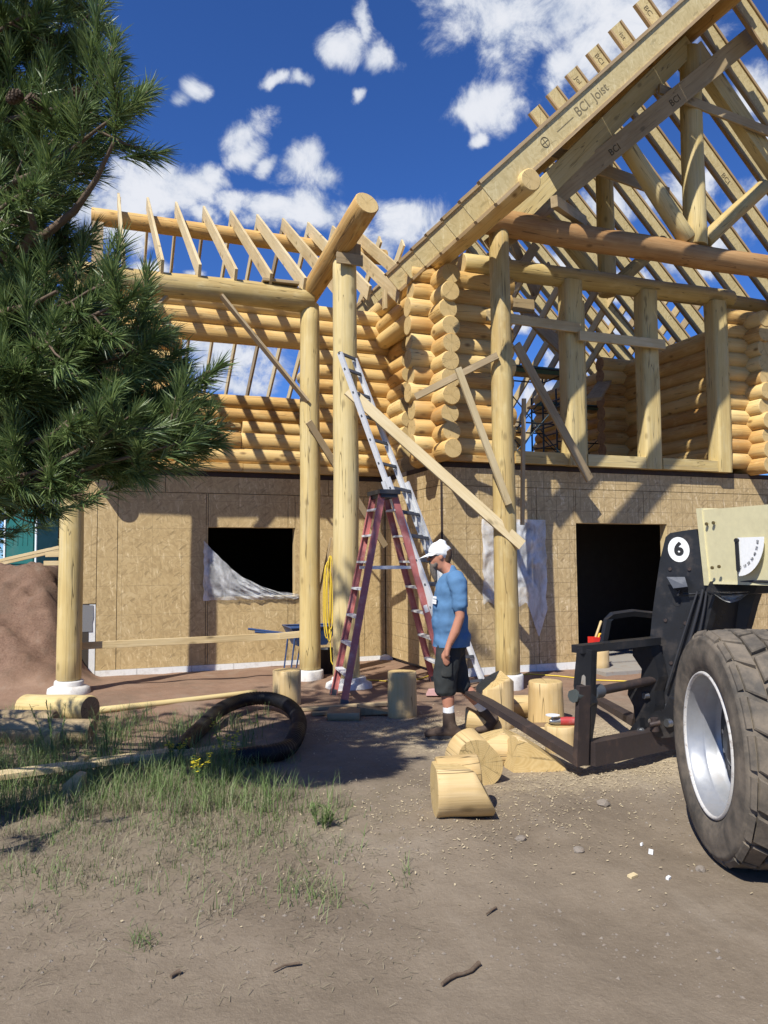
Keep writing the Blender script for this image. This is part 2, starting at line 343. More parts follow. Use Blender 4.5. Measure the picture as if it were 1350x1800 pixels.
def ground_mat():
    mt, nt, b = new_mat('bare_dirt')
    geo = nt.n('ShaderNodeNewGeometry'); p = geo.outputs['Position']
    flat = nt.scale(p, (1, 1, 0))
    n1 = nt.noise(p, 0.9, 5, 0.6); n2 = nt.noise(p, 6.0, 6, 0.65); n3 = nt.noise(p, 45.0, 5, 0.7); n4 = nt.noise(p, 160.0, 3, 0.7)
    t = nt.math('ADD', nt.math('MULTIPLY', n1, 0.45), nt.math('ADD', nt.math('MULTIPLY', n2, 0.35), nt.math('MULTIPLY', n3, 0.25)))
    near = nt.ramp(t, [(0.34, (0.150, 0.117, 0.083)), (0.52, (0.208, 0.165, 0.119)), (0.70, (0.262, 0.212, 0.156))])
    red = nt.ramp(t, [(0.34, (0.175, 0.105, 0.07)), (0.52, (0.245, 0.155, 0.105)), (0.72, (0.32, 0.215, 0.15))])
    sp = nt.n('ShaderNodeSeparateXYZ'); nt.set(sp, 0, p)
    yy = nt.math('ADD', sp.outputs[1], nt.math('MULTIPLY', nt.math('SUBTRACT', n1, 0.5), 3.0))
    c = nt.mix(nt.mapr(yy, 5.8, 8.4), near, red)
    def spot(x, y, rx, ry, amt, colr, c, src):
        d = nt.vmath('LENGTH', nt.vmath('MULTIPLY', nt.vmath('SUBTRACT', flat, (x, y, 0)), (1/rx, 1/ry, 0)))
        d = nt.math('ADD', d, nt.math('MULTIPLY', nt.math('SUBTRACT', n2, 0.5), 1.6))
        f = nt.math('MULTIPLY', nt.mapr(d, 0.35, 1.1, amt, 0.0), nt.mapr(src, 0.38, 0.60, 0.25, 1.0))
        return nt.mix(f, c, colr)
    saw = (0.53, 0.43, 0.28)
    c = spot(3.2, 6.2, 1.1, 0.9, 0.85, saw, c, n3)
    c = spot(4.2, 5.6, 1.3, 1.0, 0.8, saw, c, n3)
    c = spot(3.7, 4.7, 1.4, 0.55, 0.6, saw, c, n3)
    c = spot(2.6, 6.9, 0.9, 0.6, 0.5, saw, c, n3)
    c = spot(0.3, 4.9, 2.0, 1.3, 0.55, (0.205, 0.175, 0.115), c, n3)
    bk = nt.math('MULTIPLY', nt.mapr(sp.outputs[2], 0.08, 0.35), nt.mapr(n2, 0.30, 0.62, 0.55, 1.0))
    c = nt.mix(bk, c, nt.ramp(n3, [(0.35, (0.115, 0.068, 0.046)), (0.65, (0.215, 0.132, 0.092))]))
    # far rough pasture
    dist = nt.vmath('LENGTH', flat)
    c = nt.mix(nt.mapr(dist, 17, 26), c, nt.ramp(n2, [(0.35, (0.12, 0.13, 0.05)), (0.65, (0.26, 0.24, 0.12))]))
    n5 = nt.noise(nt.scale(p, (1.0, 0.55, 1)), 1.6, 4, 0.6, 0.6)
    c = nt.mix(nt.mapr(n5, 0.48, 0.68, 0, 0.38), c, (0.135, 0.105, 0.075))
    c = nt.mix(nt.mapr(n5, 0.44, 0.28, 0, 0.35), c, (0.31, 0.26, 0.20))
    c = nt.mix(nt.mapr(n4, 0.60, 0.72, 0, 0.45), c, (0.42, 0.35, 0.27))
    c = nt.mix(nt.mapr(n4, 0.40, 0.28, 0, 0.5), c, (0.12, 0.085, 0.06))
    nt.set(b, 'Base Color', c); b.inputs['Roughness'].default_value = 0.95; b.inputs['Specular IOR Level'].default_value = 0.15
    h = nt.math('ADD', nt.math('MULTIPLY', n2, 1.0), nt.math('ADD', nt.math('MULTIPLY', n3, 0.45), nt.math('MULTIPLY', n4, 0.15)))
    bump(nt, b, h, 0.5, 0.03)
    return mt
GROUND = ground_mat()

# ------------------------------------------------------------------ object helpers
WORLD = {}
def link(name, data, M, parent=None):
    o = bpy.data.objects.new(name, data); col.objects.link(o)
    if parent is not None:
        o.parent = parent; o.matrix_basis = WORLD[parent.name].inverted() @ M
    else: o.matrix_basis = M
    WORLD[o.name] = M.copy()
    return o
def tag(o, label=None, cat=None, group=None, kind=None):
    if label: o['label'] = label
    if cat: o['category'] = cat
    if group: o['group'] = group
    if kind: o['kind'] = kind
    return o
def thing(name, label, cat, loc, group=None):
    return tag(link(name, None, Matrix.Translation(Vector(loc))), label, cat, group)

class MB:
    def __init__(s): s.v = []; s.f = []; s.m = []; s.sm = []
    def add(s, vs, fs, mi=0, smooth=False):
        o = len(s.v); s.v += [Vector(q) for q in vs]
        for f in fs: s.f.append([i+o for i in f]); s.m.append(mi); s.sm.append(smooth)
    def box(s, c, size, rot=None, mi=0):
        c = Vector(c); hx, hy, hz = size[0]/2, size[1]/2, size[2]/2
        vs = [Vector((x, y, z)) for x in (-hx, hx) for y in (-hy, hy) for z in (-hz, hz)]
        if rot is not None: vs = [rot @ q for q in vs]
        s.add([c+q for q in vs], [(0,1,3,2), (4,6,7,5), (0,4,5,1), (2,3,7,6), (0,2,6,4), (1,5,7,3)], mi)
    def beam(s, p0, p1, wd, ht, upv=(0,0,1), mi=0):
        p0, p1 = Vector(p0), Vector(p1); M = frame(p0, p1, upv)
        s.box((p0+p1)/2, (wd, ht, (p1-p0).length), M.to_3x3(), mi)
    def tube(s, pts, rad, n=8, mi=0, cap=True, capmi=None, smooth=True):
        pts = [Vector(q) for q in pts]
        if not hasattr(rad, '__len__'): rad = [rad]*len(pts)
        d0 = (pts[1]-pts[0]).normalized()
        u = d0.orthogonal().normalized()
        rings = []
        for i, p in enumerate(pts):
            d = (pts[min(i+1, len(pts)-1)] - pts[max(i-1, 0)]).normalized()
            u = (u - d*u.dot(d)).normalized(); v = d.cross(u)
            rings.append([p + (u*math.cos(2*math.pi*k/n) + v*math.sin(2*math.pi*k/n))*rad[i] for k in range(n)])
        vs = [q for r_ in rings for q in r_]
        fs = [(i*n+k, i*n+(k+1)%n, (i+1)*n+(k+1)%n, (i+1)*n+k) for i in range(len(pts)-1) for k in range(n)]
        s.add(vs, fs, mi, smooth)
        if cap:
            s.add(rings[0], [tuple(range(n))[::-1]], mi if capmi is None else capmi)
            s.add(rings[-1], [tuple(range(n))], mi if capmi is None else capmi)
    def prism(s, poly, ext, mi=0):
        poly = [Vector(q) for q in poly]; ext = Vector(ext); n = len(poly)
        s.add(poly + [q+ext for q in poly], [tuple(range(n))[::-1], tuple(range(n, 2*n))] + [(i, (i+1) % n, n+(i+1) % n, n+i) for i in range(n)], mi)
    def lathe(s, prof, c, axis, n=32, mi=0, smooth=True, mis=None):
        axis = Vector(axis).normalized(); u = axis.orthogonal().normalized(); v = axis.cross(u); c = Vector(c)
        k = len(prof)
        vs = [c + axis*a + (u*math.cos(2*math.pi*j/n) + v*math.sin(2*math.pi*j/n))*r_ for (r_, a) in prof for j in range(n)]
        for i in range(k-1):
            pass
        o = len(s.v); s.v += vs
        for i in range(k-1):
            for j in range(n):
                s.f.append([o+i*n+j, o+i*n+(j+1) % n, o+(i+1)*n+(j+1) % n, o+(i+1)*n+j]); s.m.append(mi if mis is None else mis[i]); s.sm.append(smooth)
    def build(s, name, mats, parent=None, M=None):
        if not isinstance(mats, (list, tuple)): mats = [mats]
        if M is None:
            c = sum(s.v, Vector())/max(len(s.v), 1); M = Matrix.Translation(c); vs = [q-c for q in s.v]
        else: vs = s.v
        me = bpy.data.meshes.new(name); me.from_pydata([tuple(q) for q in vs], [], s.f)
        for mt in mats: me.materials.append(mt)
        me.polygons.foreach_set('material_index', s.m); me.polygons.foreach_set('use_smooth', s.sm)
        me.update()
        return link(name, me, M, parent)
def frame(p0, p1, upv=(0,0,1)):
    """local Z runs p0->p1, local Y near upv"""
    p0, p1 = Vector(p0), Vector(p1); z = (p1-p0).normalized(); upv = Vector(upv)
    if abs(z.dot(upv)) > 0.98: upv = Vector((0, 1, 0))
    x = upv.cross(z).normalized(); y = z.cross(x)
    M = Matrix((x, y, z)).transposed().to_4x4(); M.translation = p0
    return M
def log(name, p0, p1, r0, r1=None, mats=(LOG, ENDL), parent=None, n=18, flat=None, bow=0.012, label=None, chamfer=0.012):
    r1 = r0 if r1 is None else r1
    M = frame(p0, p1); L = (Vector(p1)-Vector(p0)).length
    k = max(3, int(L/0.28)+1); sd = random.uniform(0, 99)
    mb = MB(); vs = []; zs = [0.0] + [L*i/k for i in range(k+1)] + [L]
    for i, z in enumerate(zs):
        t = z/L; r = r0+(r1-r0)*t
        if i in (0, len(zs)-1): r -= chamfer
        else: z = min(max(z, chamfer), L-chamfer)
        bx = bow*noise.noise((z*0.8+sd, 0.3, 1.7)); by = bow*noise.noise((z*0.8, sd, 4.2))
        for j in range(n):
            a = 2*math.pi*j/n
            rr = r*(1 + 0.035*noise.noise((math.cos(a)*1.1+sd, math.sin(a)*1.1, z*1.7)) + 0.02*noise.noise((math.cos(a)*3+sd, math.sin(a)*3, z*4)))
            x, y = math.cos(a)*rr, math.sin(a)*rr
            if flat is not None:
                fx, fy = flat
                x = max(-fx, min(fx, x)); y = max(-fy, min(fy, y))
            vs.append((x+bx, y+by, z))
    K = len(zs)
    fs = [(i*n+j, i*n+(j+1) % n, (i+1)*n+(j+1) % n, (i+1)*n+j) for i in range(K-1) for j in range(n)]
    mb.add(vs, fs, 0, True)
    mb.add(vs[:n], [tuple(range(n))[::-1]], 1); mb.add(vs[-n:], [tuple(range(n))], 1)
    o = mb.build(name, list(mats), parent, M)
    if label: o['label'] = label
    return o
def board(name, p0, p1, wd, ht, mat=LUM, parent=None, upv=(0,0,1), label=None, bev=0.003):
    """sawn board from p0 to p1; ht measured along upv"""
    M = frame(p0, p1, upv); L = (Vector(p1)-Vector(p0)).length
    mb = MB(); hx, hy = wd/2, ht/2; b = min(bev, hx*0.4, hy*0.4)
    pr = [(-hx+b, -hy), (hx-b, -hy), (hx, -hy+b), (hx, hy-b), (hx-b, hy), (-hx+b, hy), (-hx, hy-b), (-hx, -hy+b)]
    tw = random.uniform(-1, 1)*0.004
    vs = []
    for t in (0, 0.33, 0.66, 1.0):
        for x, y in pr: vs.append((x+tw*math.sin(t*3.1), y, t*L))
    fs = [(i*8+j, i*8+(j+1) % 8, (i+1)*8+(j+1) % 8, (i+1)*8+j) for i in range(3) for j in range(8)]
    mb.add(vs, fs); mb.add(vs[:8], [tuple(range(8))[::-1]]); mb.add(vs[-8:], [tuple(range(8))])
    o = mb.build(name, mat, parent, M)
    if label: o['label'] = label
    return o
def ijoist(name, p0, p1, depth=0.30, parent=None, fl=0.058, mats=None):
    """I-joist; p0,p1 on the top flange centre line; depth measured perpendicular, below"""
    M = frame(p0, p1); L = (Vector(p1)-Vector(p0)).length
    if M.to_3x3().col[1].z < 0: M = M @ Matrix.Rotation(math.pi, 4, 'Z')
    mb = MB(); t = 0.036
    mb.box((0, -t/2, L/2), (fl, t, L)); mb.box((0, -depth+t/2, L/2), (fl, t, L))
    mb.box((0, -depth/2, L/2), (0.012, depth-2*t, L), mi=1)
    return mb.build(name, mats or [FLANGE, WEB], parent, M)

def text_obj(name, s, M, size, mat, parent, ext=0.001, bold=0.0):
    cu = bpy.data.curves.new('t', 'FONT'); cu.body = s; cu.size = size; cu.align_x = 'CENTER'; cu.align_y = 'CENTER'; cu.extrude = ext; cu.offset = bold
    cu.resolution_u = 4
    to = bpy.data.objects.new('t', cu); col.objects.link(to)
    dg = bpy.context.evaluated_depsgraph_get()
    me = bpy.data.meshes.new_from_object(to.evaluated_get(dg)); me.name = name
    bpy.data.objects.remove(to); bpy.data.curves.remove(cu)
    me.materials.clear(); me.materials.append(mat)
    return link(name, me, M, parent)

def remesh_parts(name, chains, voxel, mat, parent, smooth=6, M=None, sub=False):
    """One continuous surface grown from overlapping tapered limbs, fused by a voxel remesh."""
    mb = MB()
    for ch in chains:
        pts = [Vector(q[0]) for q in ch]; n = 14
        dirs = []
        for i in range(len(pts)):
            dirs.append((pts[min(i+1, len(pts)-1)]-pts[max(i-1, 0)]).normalized())
        rings = []
        for i, q in enumerate(ch):
            p = Vector(q[0]); ra, rb = q[1], q[2]                 # ra along side axis A, rb along axis B
            A = Vector(q[3]) if len(q) > 3 else MANF
            d = dirs[i]; A = (A - d*A.dot(d)).normalized(); B = d.cross(A)
            rings.append([p + A*math.cos(2*math.pi*k/n)*ra + B*math.sin(2*math.pi*k/n)*rb for k in range(n)])
        # round both ends
        def capring(ring, p, d, f):
            return [p + (q-p)*f + d for q in ring]
        r0 = min(ch[0][1], ch[0][2]); r1 = min(ch[-1][1], ch[-1][2])
        rings = [capring(rings[0], pts[0], -dirs[0]*r0*0.75, 0.55)] + rings + [capring(rings[-1], pts[-1], dirs[-1]*r1*0.75, 0.55)]
        vs = [v for r_ in rings for v in r_]
        K = len(rings)
        fs = [(i*n+j, i*n+(j+1) % n, (i+1)*n+(j+1) % n, (i+1)*n+j) for i in range(K-1) for j in range(n)]
        mb.add(vs, fs + [tuple(range(n))[::-1], tuple(range((K-1)*n, K*n))], 0, True)
    o = mb.build('tmp', mat, None, Matrix.Identity(4))
    md = o.modifiers.new('r', 'REMESH'); md.mode = 'VOXEL'; md.voxel_size = voxel; md.use_smooth_shade = True
    if smooth:
        ms = o.modifiers.new('s', 'SMOOTH'); ms.iterations = smooth; ms.factor = 0.5
    dg = bpy.context.evaluated_depsgraph_get()
    me = bpy.data.meshes.new_from_object(o.evaluated_get(dg)); me.name = name
    bpy.data.objects.remove(o)
    me.materials.clear(); me.materials.append(mat)
    for p in me.polygons: p.use_smooth = True; p.material_index = 0
    c = sum((v.co for v in me.vertices), Vector())/max(1, len(me.vertices))
    me.transform(Matrix.Translation(-c))
    return link(name, me, Matrix.Translation(c), parent)
MANF = Vector((-0.935, 0.353, 0))

# ================================================================== GROUND
def sst(a, b, x):
    t = max(0.0, min(1.0, (x-a)/(b-a))); return t*t*(3-2*t)
def gz(x, y):
    z = 0.035*noise.noise((x*0.55, y*0.55, 0)) + 0.016*noise.noise((x*1.9, y*1.9, 3)) + 0.008*noise.noise((x*5, y*5, 7))
    for c0, wd in ((1.75, .20), (3.25, .22)):
        q = x - c0 - .12*y + .1*noise.noise((y*.5, c0, 0)); q = abs(q)
        if q < .5 and y < 6: z += (-.022*max(0, 1-(q/wd)**2) + .012*max(0, 1-((q-wd-.08)/.1)**2))*(1-sst(4.2, 6, y))*(.6+.5*noise.noise((x*3, y*3, 8)))
    k = sst(0, 1, (0.12-x)/0.75)
    yy = y + 0.5*noise.noise((x*0.8, 1.0, 5.0))
    bank = 1.42*k*sst(9.75, 12.6, yy)
    bank += k*sst(9.9, 10.8, yy)*(0.20*noise.noise((x*1.7, y*1.7, 9))+0.13*noise.noise((x*4.5, y*4.5, 4))+.06*noise.noise((x*11, y*11, 2)))
    back = 1.42*sst(16.6, 19, y)
    z += max(bank, back)
    d = math.hypot(x, y)
    if d > 24: z += 0.25*noise.noise((x*0.03, y*0.03, 2)) + (d-24)*0.004
    return z
def axis(lo, hi, st, far):
    c = []; q = lo; s = st
    while q > -far: s *= 1.22; q -= s; c.append(q)
    c = c[::-1]; n = int((hi-lo)/st); c += [lo+i*st for i in range(n+1)]; q = c[-1]; s = st
    while q < far: s *= 1.22; q += s; c.append(q)
    return c
xs = axis(-5.0, 9.0, 0.07, 900); ys = axis(1.2, 12.6, 0.07, 900)
gv = [(x, y, gz(x, y)) for y in ys for x in xs]; nx = len(xs)
gf = [(j*nx+i, j*nx+i+1, (j+1)*nx+i+1, (j+1)*nx+i) for j in range(len(ys)-1) for i in range(nx-1)]
me = bpy.data.meshes.new('ground'); me.from_pydata(gv, [], gf); me.materials.append(GROUND)
me.polygons.foreach_set('use_smooth', [True]*len(gf)); me.update()
tag(link('ground', me, Matrix.Identity(4)), 'bare brown dirt of the building plot', kind='structure')

# ================================================================== LOG HOUSE
YL, YR, YP, YT = 11.4, 9.3, 9.9, 8.35
FL = 2.87
house = thing('log_house', 'log house under construction with open rafters above OSB clad lower storey', 'house', (4, 10, 0))

# ---- lower storey sheathing: single panels with 4 mm gaps
def panel(x0, x1, z0, z1, y, mat, along='x', name='osb_panel', th=0.012):
    mb = MB(); g = 0.004
    if along == 'x': mb.box(((x0+x1)/2, y+th/2+random.uniform(-.0015, .0015), (z0+z1)/2), (x1-x0-2*g, th, z1-z0-2*g))
    else: mb.box((y+th/2+random.uniform(-.0015, .0015), (x0+x1)/2, (z0+z1)/2), (th, x1-x0-2*g, z1-z0-2*g))
    return mb.build(name, mat, house)
def panels_with_hole(x0, x1, z0, z1, y, mat, holes, step=1.22, first=None, zsplit=None):
    cuts = [x0]; q = first if first is not None else x0+step
    while q < x1-0.05: cuts.append(q); q += step
    cuts.append(x1)
    for a, b in zip(cuts[:-1], cuts[1:]):
        segs = [(a, b, z0, z1)]
        if zsplit: segs = [(a, b, z0, zsplit), (a, b, zsplit, z1)]
        for hx0, hx1, hz0, hz1 in holes:
            ns = []
            for (p, q2, r, s) in segs:
                if hx1 <= p or hx0 >= q2 or hz1 <= r or hz0 >= s: ns.append((p, q2, r, s)); continue
                if hx0 > p: ns.append((p, hx0, r, s))
                if hx1 < q2: ns.append((hx1, q2, r, s))
                cx0, cx1 = max(p, hx0), min(q2, hx1)
                if hz0 > r: ns.append((cx0, cx1, r, hz0))
                if hz1 < s: ns.append((cx0, cx1, hz1, s))
            segs = ns
        for (p, q2, r, s) in segs:
            if q2-p > 0.02 and s-r > 0.02: panel(p, q2, r, s, y, mat)
WL = (1.56, 2.86, 1.03, 2.05)                       # window hole, set back wall
DR = (6.45, 8.06, 0.08, 2.06); WR = (5.38, 5.80, 1.16, 2.06)
panels_with_hole(-0.14, 0.04, 0.98, 2.80, YL, OSBL, [], 3)
panels_with_hole(0.04, 4.32, 0.06, 2.55, YL, OSBL, [WL], first=0.31)
panels_with_hole(0.04, 4.32, 2.55, 2.80, YL, OSBL, [], 2.44, first=0.95)
panels_with_hole(4.33, 15.0, 0.10, 2.55, YR, OSBR, [DR, WR], first=5.2)
panels_with_hole(4.33, 15.0, 2.55, 2.80, YR, OSBR, [], 2.44, first=6.1)
for a, b in ((9.31, 10.5), (10.5, 11.4)):
    panel(a, b, 0.06, 2.55, 4.33, OSBR, 'y'); panel(a, b, 2.55, 2.80, 4.33, OSBR, 'y')
# dark gap under the logs, corner strips
for p0, p1 in (((-0.14, YL+0.03, 2.835), (4.4, YL+0.03, 2.835)), ((4.36, YR+0.03, 2.835), (15, YR+0.03, 2.835)), ((4.36, YR+0.05, 2.835), (4.36, YL, 2.835))):
    board('membrane', p0, p1, 0.07, 0.066, TAR, house)
board('corner_trim', (4.335, YR-0.004, 0.1), (4.335, YR-0.004, 2.8), 0.03, 0.006, TAR, house, (0, 1, 0))
# foundation: white foam skirt, pieces butted
x = 0.04
for wdt in (0.55, 0.75, 0.6, 0.9, 0.7, 0.8):
    x1 = min(x+wdt, 4.3); mb = MB(); mb.box(((x+x1)/2, YL+0.02, -0.12), (x1-x-0.006, 0.06, 0.36)); mb.build('foam_skirt', WHITE, house); x = x1
x = 4.34
for wdt in (0.6, 0.8, 0.78):
    mb = MB(); mb.box((x+wdt/2, YR+0.02, -0.10), (wdt-0.006, 0.06, 0.40)); mb.build('foam_skirt', WHITE, house); x += wdt
x = 8.1
for wdt in (1.2, 1.2, 1.2, 1.2): mb = MB(); mb.box((x+wdt/2, YR+0.02, -0.10), (wdt-0.006, 0.06, 0.40)); mb.build('foam_skirt', WHITE, house); x += wdt
# white foam board left of the sheathing with its grey patch
mb = MB(); mb.box((-0.07, YL+0.03, 0.42), (0.21, 0.05, 1.10)); mb.build('foam_board', WHITE, house)
mb = MB(); mb.prism([(-0.17, YL-0.004, 0.60), (0.0, YL-0.004, 0.60), (-0.005, YL-0.004, 0.72), (0.012, YL-0.004, 0.80), (0.005, YL-0.004, 0.96), (-0.17, YL-0.004, 0.97)], (0, 0.006, 0)); mb.build('grey_patch', GREYP, house)

# ---- dark lower rooms: floor deck, slab, side and back walls
mb = MB(); mb.box((2.1, 14.1, 2.775), (4.4, 5.3, 0.045)); mb.box((9.7, 12.95, 2.775), (10.6, 7.2, 0.045)); mb.build('floor_deck', SUBF, house)
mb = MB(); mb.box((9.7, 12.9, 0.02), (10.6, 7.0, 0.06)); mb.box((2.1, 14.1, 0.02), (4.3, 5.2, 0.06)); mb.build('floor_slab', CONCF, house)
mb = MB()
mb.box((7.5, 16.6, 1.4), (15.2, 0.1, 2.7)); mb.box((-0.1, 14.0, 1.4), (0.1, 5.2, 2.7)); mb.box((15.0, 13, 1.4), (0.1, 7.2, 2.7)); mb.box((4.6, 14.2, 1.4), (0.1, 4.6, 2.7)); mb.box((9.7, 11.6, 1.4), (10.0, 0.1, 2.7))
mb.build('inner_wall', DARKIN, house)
# window / door bucks: raw studs lining the holes
def buck(h, y, mat=LUM):
    x0, x1, z0, z1 = h; t = 0.035; d = 0.14
    board('jamb', (x0-t/2, y+d/2+0.014, z0), (x0-t/2, y+d/2+0.014, z1), t, d, mat, house, (0, 1, 0))
    board('jamb', (x1+t/2, y+d/2+0.014, z0), (x1+t/2, y+d/2+0.014, z1), t, d, mat, house, (0, 1, 0))
    board('header', (x0-t, y+d/2+0.014, z1+t/2), (x1+t, y+d/2+0.014, z1+t/2), d, t, mat, house)
    if z0 > 0.5: board('sill', (x0-t, y+d/2+0.014, z0-t/2), (x1+t, y+d/2+0.014, z0-t/2), d, t, mat, house)
buck(WL, YL); buck(DR, YR); buck(WR, YR)
mb = MB(); mb.box((7.25, YR-0.35, 0.0), (1.75, 0.72, 0.09)); mb.build('door_slab', CONCF, house)

# ---- upper log walls
SP = 0.23; RW = 0.136
def xrun(x0, x1, y, z, r=RW, mats=(LOG, ENDL)):
    j = random.uniform(-0.012, 0.012)
    return log('log', (x0, y+j, z), (x1, y+j, z), r*random.uniform(0.97, 1.04), None, mats, house)
def yrun(y0, y1, x, z, r=RW, mats=(LOG, ENDL)):
    j = random.uniform(-0.015, 0.015)
    return log('log', (x+j, y0+random.uniform(-.03, .03), z), (x+j, y1, z), r*random.uniform(0.98, 1.06), None, mats, house)
yl = YL+0.06
# sill timber, flat sawn, in two lengths
board('sill_timber', (-0.4, yl, 2.938), (2.05, yl, 2.938), 0.26, 0.125, LOG, house)
board('sill_timber', (2.056, yl, 2.936), (4.5, yl, 2.936), 0.26, 0.12, LOG, house)
for k in range(11):
    z = 3.115+SP*k
    if 3.55 < z < 4.80:
        xrun(-0.40, 1.16+random.uniform(-.004, .004), yl, z); xrun(3.04, 4.5, yl, z)
    elif k == 1:
        xrun(-0.4, 2.03, yl, z); xrun(2.036, 4.5, yl, z)
    else: xrun(-0.40, 4.5, yl, z)
    yrun(10.78, 11.75, 4.5, z-0.10)                          # stub column beside the inner corner
    yrun(10.95, 15.4, -0.08, z-0.10)                         # end wall of the low wing
# front gable wall
yr = YR+0.03
board('sill_timber', (4.0, yr, 2.915), (5.42, yr, 2.915), 0.24, 0.09, LOG, house)
for k in range(11):
    z = 3.08+SP*k
    xrun(3.90+random.uniform(-.03, .03), 5.42+random.uniform(-.01, .05), yr, z)
    xrun(9.25, 14.8, yr, z)
for k in range(11):
    z = 2.985+SP*k
    e = 10.05 if k < 9 else 15.5
    yrun(8.88, e, 4.30, z)
    yrun(8.95, 15.5, 9.78, z)
# plate log on the left, twin on the right, ridge log
log('plate_log', (4.29, 6.86, 5.585), (4.29, 16.4, 5.585), 0.125, 0.15, (LOG, ENDL), house)
log('plate_log', (11.5, 6.86, 5.585), (11.5, 16.4, 5.585), 0.135, 0.15, (LOG, ENDL), house)
log('ridge_log', (7.9, 6.6, 9.13), (7.9, 16.4, 9.13), 0.165, 0.15, (LOG, ENDL), house)
log('header_log', (4.7, yr, 5.63), (9.5, yr, 5.69), 0.155, 0.13, (POST, ENDL), house)
# window posts of the gable wall
def flatpost(x, w_, mats=(POST, ENDL)):
    return log('window_post', (x, YR-0.02, FL), (x, YR-0.02, 5.58), 0.185, 0.17, mats, house, n=22, flat=(w_/2, 0.125))
flatpost(6.43, 0.30); flatpost(7.77, 0.29); flatpost(9.12, 0.27)
for p in ((6.75, 9.75), (7.9, 9.75)):
    pass
board('window_post_inner', (6.74, YR+0.28, FL), (6.74, YR+0.28, 5.4), 0.12, 0.24, POST, house, (0, 1, 0))
board('window_sill', (5.42, YR-0.01, 2.96), (6.27, YR-0.01, 2.96), 0.22, 0.17, POST, house)
board('window_sill', (6.60, YR-0.01, 2.96), (7.62, YR-0.01, 2.96), 0.22, 0.17, POST, house)
board('window_sill', (7.93, YR-0.01, 2.96), (8.98, YR-0.01, 2.96), 0.22, 0.17, POST, house)
# temporary boards across the openings
board('tie_board', (4.95, 9.10, 4.865), (6.46, 9.10, 4.84), 0.036, 0.14, LUM, house)
board('tie_board', (6.41, 9.062, 4.72), (7.92, 9.062, 4.73), 0.036, 0.14, LUM, house)
# inner log wall seen through the right opening, with its crossed corner
for k in range(10):
    z = 2.985+SP*k
    yrun(9.5, 12.2, 9.35, z, mats=(LOG, ENDB))
    xrun(8.75, 10.4, 11.75, z+0.1, mats=(LOG, ENDB))
# back wall of the house, low, with openings
yb = 16.0
for k in range(8):
    z = 3.0+SP*k
    if True:
        xrun(-0.2, 9.55, yb, z); xrun(10.55, 14, yb, z)

for k in range(7):
    z = 3.0+SP*k; q0, q1 = onY(350, 750, 13.6).x, onY(425, 750, 13.6).x
    if 3.8 < z < 4.05: xrun(-0.1, q0, 13.6, z); xrun(q1, 4.2, 13.6, z)
    else: xrun(-0.1, 4.2, 13.6, z)
# ---- porch posts on piers
def pier(x, y, r, h, collar=None):
    g = gz(x, y)
    mb = MB(); mb.lathe([(0, -0.35), (r, -0.35), (r*1.01, h-g-0.015), (r*0.96, h-g), (0, h-g)], (x, y, g), (0, 0, 1), 28)
    mb.build('pier', CONC, house)
    if collar:
        mb = MB(); pr = []
        for q, zz in ((collar*0.9, -0.2), (collar*1.05, -0.02), (collar, 0.05), (collar*0.8, 0.075), (r*0.9, 0.08)): pr.append((q, zz))
        mb.lathe(pr, (x, y, g), (0, 0, 1), 24); mb.build('pier_collar', CONC, house)
log('post', (-0.25, YP, 0.17), (-0.25, YP, 4.95), 0.142, 0.125, (POST, ENDL), house); pier(-0.25, YP, 0.165, 0.165, 0.235)
log('post', (2.685, YP, 0.13), (2.685, YP, 5.02), 0.140, 0.128, (POST, ENDL), house); pier(2.685, YP, 0.175, 0.125)
log('post', (2.93, 9.10, 0.12), (2.93, 9.10, 5.36), 0.166, 0.150, (POST, ENDL), house); pier(2.96, 9.10, 0.21, 0.125, 0.28)
log('post', (4.76, YT, 0.16), (4.74, YT, 5.72), 0.152, 0.125, (POST, ENDL), house); pier(4.76, YT, 0.185, 0.155)
log('post', (11.1, YT, 0.16), (11.1, YT, 5.72), 0.15, 0.125, (POST, ENDL), house); pier(11.1, YT, 0.185, 0.155)
# eave beam and cantilevered log
log('eave_beam', (-1.35, YP, 5.06), (2.72, YP, 5.06), 0.152, 0.165, (POST, ENDL), house, bow=0.03)
log('porch_log', (2.67, 10.1, 5.12), (2.945, 8.29, 5.755), 0.138, 0.158, (LOG, ENDL), house)
mb = MB()
mb.prism([(2.775, 8.92, 5.355), (2.775, 9.29, 5.355), (2.775, 9.29, 5.36), (2.775, 8.92, 5.52)], (0.31, 0, 0))
mb.build('wedge_block', OLDLUM, house)
board('strap_board', (2.76, 8.90, 5.30), (3.10, 8.90, 5.30), 0.03, 0.14, OLDLUM, house)

# ---- gable truss in front of the wall
log('tie_beam', (4.46, YT, 5.79), (12.0, YT, 5.83), 0.165, 0.16, (TIE, ENDT), house, n=22, bow=0.03)
log('king_post', (7.9, YT, 5.95), (7.9, YT, 8.85), 0.16, 0.145, (POST, ENDL), house)
def chord(x0, z0, x1, z1):
    return board('top_chord', (x0, YT, z0), (x1, YT, z1), 0.16, 0.27, POST, house, (0, 0, 1))
chord(4.92, 5.86, 7.86, 8.88); chord(10.95, 5.78, 7.95, 8.87)
log('strut', (7.74, YT, 6.02), (6.62, YT, 7.36), 0.125, 0.115, (POST, ENDL), house)
log('strut', (8.06, YT, 6.04), (9.22, YT, 7.05), 0.115, 0.11, (POST, ENDL), house)
